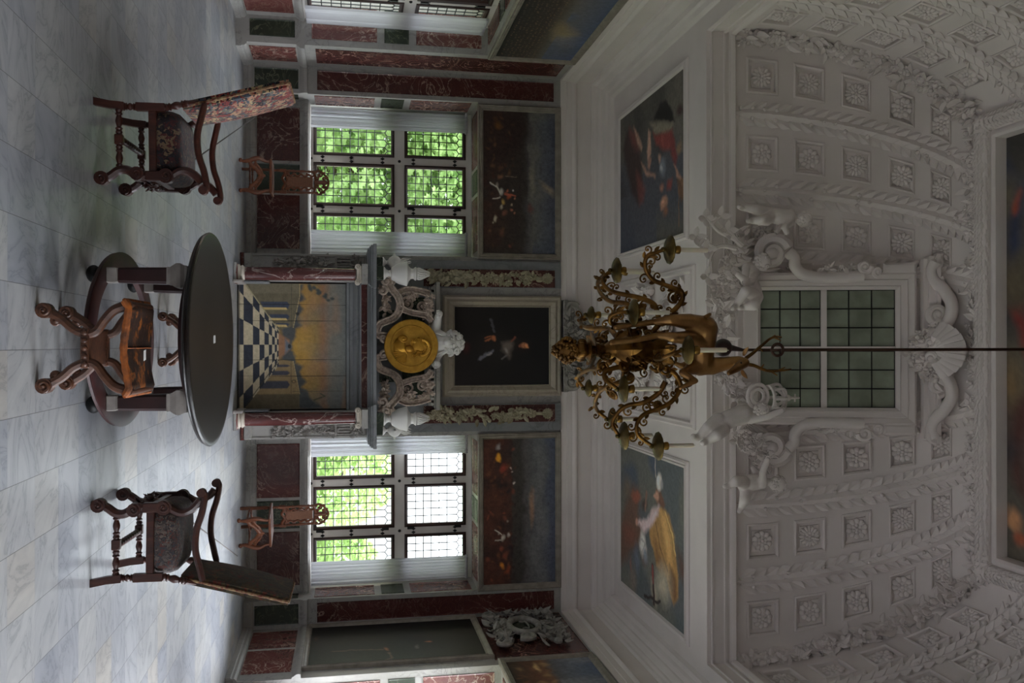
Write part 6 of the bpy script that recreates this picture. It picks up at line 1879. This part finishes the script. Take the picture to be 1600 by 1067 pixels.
    for k in range(25):
        b_ = k/24; z = .56+.70*b_; x = -.245-.19*b_; bulge = .045*math.sin(PI*min(1, b_*1.02))**.6
        hw2 = .318 - .012*(b_-.5)**2
        e = .985 if 0 < k < 24 else .96
        ring = []
        for q in range(14): yy = -hw2*e+2*hw2*e*q/13; ring.append((x+.022+bulge*math.sqrt(max(0, 1-(yy/hw2)**2)), yy, z + (.012*math.cos(yy*5) if k == 24 else 0)))
        for q in range(14): yy = hw2*e-2*hw2*e*q/13; ring.append((x-.03, yy, z))
        rings.append(ring)
    mb.loft(rings, True, True, True)
    bk = mb.build('backrest', tap, t, smooth=60)
    mb = MB()
    for s in (-1, 1): mb.tube([(-.24-.195*k/20-.002, s*.319, .57+.69*k/20) for k in range(21)], [.009+.003*(k % 2) for k in range(21)], 6)
    mb.tube([(-.437, -.32+.64*k/30, 1.265) for k in range(31)], [.009+.004*(k % 2) for k in range(31)], 6)
    mb.build('fringe', MT['fringe'], bk, smooth=0)
    return t
armchair('red-brown carved armchair with red and cream tapestry back, left of the round table', (-1.395, 6.69, 0), .055, MT['chairwood'], MT['tapered'], MT['tapseat'])
armchair('dark carved armchair with dark green floral tapestry back, right of the round table', (1.345, 6.62, 0), PI-.055, MT['chairwood2'], MT['taperdark'], MT['tapseat2'])

# oval table
TC = (-.035, 6.67)
TB = thing('oval_table', 'large dark oval table on four square pillars and an oval base ring', 'table', (TC[0], TC[1], 0))
A_, B_ = .755, 1.085
def oval(a, b, z, n=72): return [(a*cos(2*PI*k/n), b*sin(2*PI*k/n), z) for k in range(n)]
mb = MB()
mb.loft([oval(A_-.06,B_-.06,.673), oval(A_-.03,B_-.03,.680), oval(A_-.01,B_-.01,.690), oval(A_-.012,B_-.012,.698), oval(A_,B_,.706), oval(A_+.003,B_+.003,.716), oval(A_-.004,B_-.004,.726), oval(A_-.03,B_-.03,.729), oval(A_-.05,B_-.05,.726), oval(.3,.45,.726), oval(.01,.01,.726)], True, True, True)
mb.build('tabletop', MT['tabletop'], TB, smooth=40)
mb = MB(); mb.loft([oval(.50,.80,.618), oval(.52,.82,.618), oval(.56,.86,.673), oval(.48,.78,.673), oval(.46,.76,.618), oval(.50,.80,.618)], True)
mb.build('apron', MT['mahogany'], TB, smooth=40)
mb = MB()
ro, ri = (.605, .93), (.475, .76)
mb.loft([oval(ri[0],ri[1],.128), oval(ri[0],ri[1],.09), oval(ro[0]-.02,ro[1]-.02,.088), oval(ro[0],ro[1],.098), oval(ro[0]-.005,ro[1]-.005,.112), oval(ro[0]+.005,ro[1]+.005,.122), oval(ro[0]-.01,ro[1]-.01,.13), oval(ri[0]+.012,ri[1]+.012,.13), oval(ri[0],ri[1],.128)], True)
mb.build('base_ring', MT['mahoganyred'], TB, smooth=40)
for sx in (-1, 1):
    for sy in (-1, 1):
        x, y = sx*.415, .05+sy*.545
        mb = MB(); mb.box(x-.05,x+.05, y-.05,y+.05, .128,.19, .006); mb.box(x-.046,x+.046, y-.046,y+.046, .19,.20, .004)
        mb.build('pillar_base', MT['stonegrey'], TB, smooth=0)
        mb = MB()
        mb.loft([[(x-h,y-h*.7,z),(x-h*.7,y-h,z),(x+h*.7,y-h,z),(x+h,y-h*.7,z),(x+h,y+h*.7,z),(x+h*.7,y+h,z),(x-h*.7,y+h,z),(x-h,y+h*.7,z)] for h, z in ((.048,.20),(.052,.3),(.055,.505))], True, True, True)
        mb.build('pillar', MT['mahogany'], TB, smooth=0)
        mb = MB(); mb.loft([[(x-h,y-h,z),(x+h,y-h,z),(x+h,y+h,z),(x-h,y+h,z)] for h, z in ((.055,.50),(.058,.51),(.056,.522),(.072,.55),(.080,.565),(.080,.59),(.066,.612),(.066,.628))], True, True, True)
        mb.build('pillar_capital', MT['stonegrey'], TB, smooth=0)
        mb = MB(); mb.sph((x*1.02, y*1.02, .045), (.058,.058,.045), 16, 10)
        mb.build('bun_foot', MT['black'], TB)
mb = MB(); mb.box(-.028,.028,-.045,.045,0,.0015)
o = mb.build('paper_label', MT['paper'], smooth=0); o.location = AZ(335, 530, .7265); o.rotation_euler = (0,0,.05)
tag(o, 'small white paper label lying on the dark oval tabletop', 'label')

# folding X-frame stools
def xstool(label, loc, rz=0):
    t = thing('x_frame_stool', label, 'stool', loc, rz, 'curved walnut stools at the table')
    wd = MT['stoolwood']
    for q, y in ((0, -.2), (1, .2)):
        for s in (-1, 1):
            mb = MB()
            P = bez([(s*.222,y,.035),(s*.19,y,.075),(s*.155,y,.13),(s*.105,y,.185),(s*.08,y,.245),(s*.092,y,.30),(s*.155,y,.345),(s*.21,y,.395),(s*.236,y,.462)], 6)
            n = len(P); mb.tube(P, [.03-.006*sin(PI*i/n) for i in range(n)], 8, ref=(0,1,0), flat=1.05)
            mb.tube([(s*.205,y-.034,.042),(s*.205,y+.034,.042)], .042, 14)
            for e in (-1, 1): spiral(mb, (s*.205,y+e*.036,.042), (s,0,0), (0,0,1), .032, 1.4, .01, 0, 1, 18)
            spiral(mb, (s*.148,y,.098), (s,0,0), (0,0,1), .03, 1.4, .018, 2, -1, 18)
            mb.build('leg', wd, t)
        mb = MB(); mb.box(-.11,.11, y-.026,y+.026, .225,.27, .006)
        for k in range(5): mb.sph((-.085+.0425*k, y-.028, .2475), (.017,.012,.017), 9, 6)
        for k in range(5): mb.sph((-.085+.0425*k, y+.028, .2475), (.017,.012,.017), 9, 6)
        mb.build('beaded_rail', wd, t, smooth=35)
    mb = MB(); mb.box(-.10,.10, -.18,.18, .235,.26, .004)
    mb.build('stretcher_board', wd, t, smooth=0)
    for s in (-1, 1):
        mb = MB(); mb.tube([(s*.238,-.235,.474),(s*.238,.235,.49)], .024, 10); mb.build('seat_rail', wd, t)
    # leather sling
    def S(a, b_, lo=0):
        x = -.262+.524*a; y = -.225+.45*b_
        sag = -.028*(1-(2*a-1)**2) + .02*b_
        edge = -.05*max(0, abs(2*a-1)-.86)/.14
        fr = -.012*max(0, .12-b_)/.12
        return (x, y-(.01 if b_ < .01 else 0), .508+sag+edge*.6+fr + .004*sin(9*a+5*b_) - lo)
    mb = MB(); mb.grid(lambda a, b_: S(a, b_), 26, 16)
    mb.grid(lambda a, b_: S(a, b_, .014), 26, 16)
    ed = [(i/26, 0) for i in range(27)] + [(1, j/16) for j in range(1, 17)] + [(1-i/26, 1) for i in range(1, 27)] + [(0, 1-j/16) for j in range(1, 16)]
    mb.loft([[S(a, b_) for a, b_ in ed], [S(a, b_, .014) for a, b_ in ed]], True)
    st = mb.build('leather_seat', MT['leather'], t, smooth=60)
    mb = MB(); P = [V3(S(i/26, 0, .012)) + V3((0,-.004,0)) for i in range(27)]
    mb.tube(P, [.02+.002*sin(i*2.1) for i in range(27)], 8)
    for s in (0, 1): mb.tube([V3(S(s, j/16, .01)) for j in range(17)], .014, 7)
    lab(mb.build('worn_edge', MT['leatheredge'], st), 'bare orange worn front edge')
    mb = MB(); mb.tube([V3(S(.5, j/16, -.002)) for j in range(17)], .0035, 5)
    mb.build('seam', MT['leatheredge'], st)
    return t
xstool('curved X-frame walnut stool with worn leather seat, in front of the oval table', (.02, 5.43, 0))
xstool('curved X-frame walnut stool on the far side of the oval table, seen below its rim', (-.045, 8.62, 0))
mb = MB(); mb.box(-.03,.03,-.028,.028,0,.0015)
o = mb.build('paper_tag', MT['paper'], smooth=0); q = AZ(226, 555, .497); o.location = (q.x, q.y, .497); o.rotation_euler = (0,.02,.12)
tag(o, 'small white paper tag on the worn leather seat of the stool', 'label')

# carved high-backed side chairs
def sidechair(label, loc, rz):
    t = thing('carved_side_chair', label, 'chair', loc, rz, 'carved chairs below the far windows')
    wd = MT['carvedwood']
    for s in (-1, 1):
        mb = MB()
        P = bez([(s*.235,-.20,.03),(s*.225,-.20,.08),(s*.235,-.21,.16),(s*.265,-.22,.24),(s*.27,-.225,.32),(s*.235,-.21,.40),(s*.225,-.20,.47)], 5)
        n = len(P); mb.tube(P, [.022+.016*sin(PI*min(1,i/n*1.1))**2 for i in range(n)], 8)
        mb.sph((s*.238,-.205,.028), (.036,.036,.03), 10, 7)
        mb.build('front_leg', wd, t)
        mb = MB()
        mb.box(s*.175-.02,s*.175+.02, .19,.235, 0,.42, .004); turn(mb, (s*.175,.213,.42), (s*.175,.215,.60), .024)
        mb.box(s*.175-.024,s*.175+.024, .19,.24, .60,.70, .004); turn(mb, (s*.175,.215,.70), (s*.172,.235,1.17), .022); mb.sph((s*.172,.236,1.185), .024, 8, 6)
        mb.build('back_post', wd, t, smooth=40)
        mb = MB(); turn(mb, (s*.235,-.20,.15), (s*.178,.2,.15), .018); mb.build('side_stretcher', wd, t)
    mb = MB(); turn(mb, (-.175,.205,.17), (.175,.205,.17), .018); turn(mb, (-.2,0,.15), (.2,0,.15), .018); mb.build('cross_stretcher', wd, t)
    # arched carved front stretcher
    mb = MB()
    for s in (-1, 1):
        P = bez([(s*.23,-.215,.17),(s*.17,-.22,.19),(s*.10,-.22,.27),(0,-.22,.335)], 6)
        mb.tube(P, .030, 8, ref=(0,1,0), flat=.6)
        P = bez([(s*.23,-.215,.25),(s*.18,-.22,.27),(s*.10,-.22,.33),(0,-.22,.37)], 6)
        mb.tube(P, .018, 7, ref=(0,1,0), flat=.7)
        spiral(mb, (s*.155,-.22,.23), (s,0,0), (0,0,1), .035, 1.5, .014, 0, 1, 16); spiral(mb, (s*.08,-.225,.31), (s,0,0), (0,0,1), .03, 1.5, .012, 2, -1, 16); spiral(mb, (s*.05,-.225,.355), (s,0,0), (0,0,1), .022, 1.4, .01, 0, -1, 14)
    mb.sph((0,-.225,.37), (.03,.015,.04), 8, 6)
    mb.build('carved_front_stretcher', wd, t, smooth=50)
    mb = MB(); mb.box(-.27,.27, -.235,.225, .465,.505, .012)
    se = mb.build('seat', wd, t, smooth=0)
    # back: cane panel in a carved frame
    mb = MB(); f = lambda u, v, w: (u, .222+ (v-.62)*.05 - w, v)
    mb.nest([(-.085,.70,.085,1.12,0), (-.085,.70,.085,1.12,.012)], f, cap=True, cap0=True)
    cn = mb.build('cane_panel', MT['cane'], t, smooth=0)
    mb = MB()
    for s in (-1, 1):
        P = [f(s*(.108+.016*sin(k*.9)), .68+.46*k/28, .006) for k in range(29)]
        mb.tube(P, [.016+.006*abs(sin(k*.9)) for k in range(29)], 7)
        for k in range(4): spiral(mb, f(s*.135, .73+.1*k, .008), (s,0,0), (0,0,1), .02, 1.2, .008, k, 1, 12)
    mb.tube([f(-.175+.35*k/16, .66+.02*sin(k*.8), .01) for k in range(17)], .024, 8); mb.tube([f(-.16+.32*k/16, .70+.012*cos(k), .01) for k in range(17)], .016, 7)
    mb.tube([f(-.165+.33*k/16, 1.14+.03*sin(PI*k/16), .01) for k in range(17)], .02, 8)
    mb.build('back_frame', wd, t, smooth=50)
    mb = MB()
    mb.tube(bez([f(-.185,1.17,.01),f(-.19,1.24,.01),f(-.14,1.30,.01),f(-.08,1.35,.01),f(0,1.375,.01),f(.08,1.35,.01),f(.14,1.30,.01),f(.19,1.24,.01),f(.185,1.17,.01)], 6), .018, 7)
    for s in (-1, 1):
        spiral(mb, f(s*.125,1.235,.01), (s,0,0), (0,0,1), .042, 1.4, .015, 0, 1, 16); spiral(mb, f(s*.065,1.30,.01), (s,0,0), (0,0,1), .034, 1.4, .013, 2, -1, 16); spiral(mb, f(s*.06,1.20,.01), (s,0,0), (0,0,1), .035, 1.3, .014, 1, -1, 16)
    mb.tube([f(0,1.15,.01), f(0,1.36,.015)], [.04,.026], 8); mb.sph(f(0,1.30,.02), (.05,.02,.05), 10, 7)
    for k in range(7): mb.sph(f(.19*cos(PI*k/6)*.98, 1.24+.13*sin(PI*k/6), .01), .02, 7, 5)
    mb.build('carved_crest', wd, t, smooth=50)
    return t
sidechair('carved high-backed cane chair standing below the window with green foliage', (-2.66, 14.72, 0), 0)
sidechair('carved high-backed cane chair turned sideways below the window with white panes', (2.86, 14.60, 0), .42)

# thin barrier cords from the armchairs back to the wall
def cord(label, a, b_):
    mb = MB(); mb.tube([a, b_], .006, 6); tag(mb.build('barrier_cord', plain('grey_cord', (92, 84, 80), .8), smooth=40), label, 'cord', 'thin barrier cords')
cord('thin cord stretched from the left armchair back towards the wall', AY(299, 253, 7.2), AY(404, 179, 15.05))
cord('thin cord stretched from the right armchair back towards the wall', AY(286, 805, 7.25), AY(374, 871, 14.9))
SKY = 13.5; EXPO = 1.22
# ---------------------------------------------------------------- camera, daylight
cam_d = bpy.data.cameras.new('camera'); cam = bpy.data.objects.new('camera', cam_d); COL.objects.link(cam)
cam_d.sensor_width = 36; cam_d.lens = FPX/1600*36; cam_d.clip_end = 500
# the photograph was taken with the camera turned on its side: image right = up in the room
M = Matrix((UPV, -RGT, -FWD)).transposed().to_4x4(); M.translation = EYEP
cam.matrix_world = M
SC.camera = cam
w = bpy.data.worlds.new('sky'); SC.world = w; w.use_nodes = True
nt = w.node_tree; bg = nt.nodes['Background']
tc = nt.nodes.new('ShaderNodeTexCoord'); sp = nt.nodes.new('ShaderNodeSeparateXYZ'); rp = nt.nodes.new('ShaderNodeValToRGB')
nt.links.new(tc.outputs['Generated'], sp.inputs[0]); nt.links.new(sp.outputs[2], rp.inputs[0])
rp.color_ramp.elements[0].position = 0; rp.color_ramp.elements[0].color = (.11, .115, .122, 1)
rp.color_ramp.elements[1].position = .7; rp.color_ramp.elements[1].color = (.93, .99, 1.08, 1)
# overcast sky, brighter overhead and towards the veiled sun on the right-hand side
rx = nt.nodes.new('ShaderNodeValToRGB'); mp = nt.nodes.new('ShaderNodeMapRange'); mp.inputs[1].default_value = -1; mp.inputs[2].default_value = 1
nt.links.new(sp.outputs[0], mp.inputs[0]); nt.links.new(mp.outputs[0], rx.inputs[0])
rx.color_ramp.elements[0].position = .1; rx.color_ramp.elements[0].color = (.32, .32, .32, 1)
e = rx.color_ramp.elements.new(.58); e.color = (.42, .42, .42, 1)
rx.color_ramp.elements[-1].position = .85; rx.color_ramp.elements[-1].color = (1.3, 1.3, 1.3, 1)
mx = nt.nodes.new('ShaderNodeMix'); mx.data_type = 'RGBA'; mx.blend_type = 'MULTIPLY'; mx.inputs[0].default_value = 1
nt.links.new(rp.outputs[0], mx.inputs[6]); nt.links.new(rx.outputs[0], mx.inputs[7])
nt.links.new(mx.outputs[2], bg.inputs[0]); bg.inputs[1].default_value = SKY
def portal(x, y, z, sx, sz, rot):
    l = bpy.data.lights.new('window_daylight', 'AREA'); l.shape = 'RECTANGLE'; l.size = sx; l.size_y = sz
    l.cycles.is_portal = True
    o = bpy.data.objects.new('window_daylight', l); COL.objects.link(o)
    o.location = (x, y, z); o.rotation_euler = rot
zc = (ZS+ZN)/2
for a0, a1 in ((NL0, NL1), (NR0, NR1)): portal((a0+a1)/2, YW+.15, zc, 2.7, 2.85, (-PI/2, 0, 0))
for a0, a1 in LN: portal(XL-1.15, (a0+a1)/2, zc, 2.75, 2.85, (PI/2, 0, -PI/2))
for a0, a1 in RN: portal(XR+1.15, (a0+a1)/2, zc, 2.75, 2.85, (PI/2, 0, PI/2))
SC.view_settings.view_transform = 'Standard'; SC.view_settings.look = 'None'
SC.view_settings.gamma = 1; SC.view_settings.use_curve_mapping = False
SC.view_settings.exposure = EXPO
SC.cycles.use_denoising = True
SC.cycles.max_bounces = 12; SC.cycles.diffuse_bounces = 6; SC.cycles.transparent_max_bounces = 12
SC.cycles.sample_clamp_indirect = 4
SC.cycles.caustics_reflective = False; SC.cycles.caustics_refractive = False
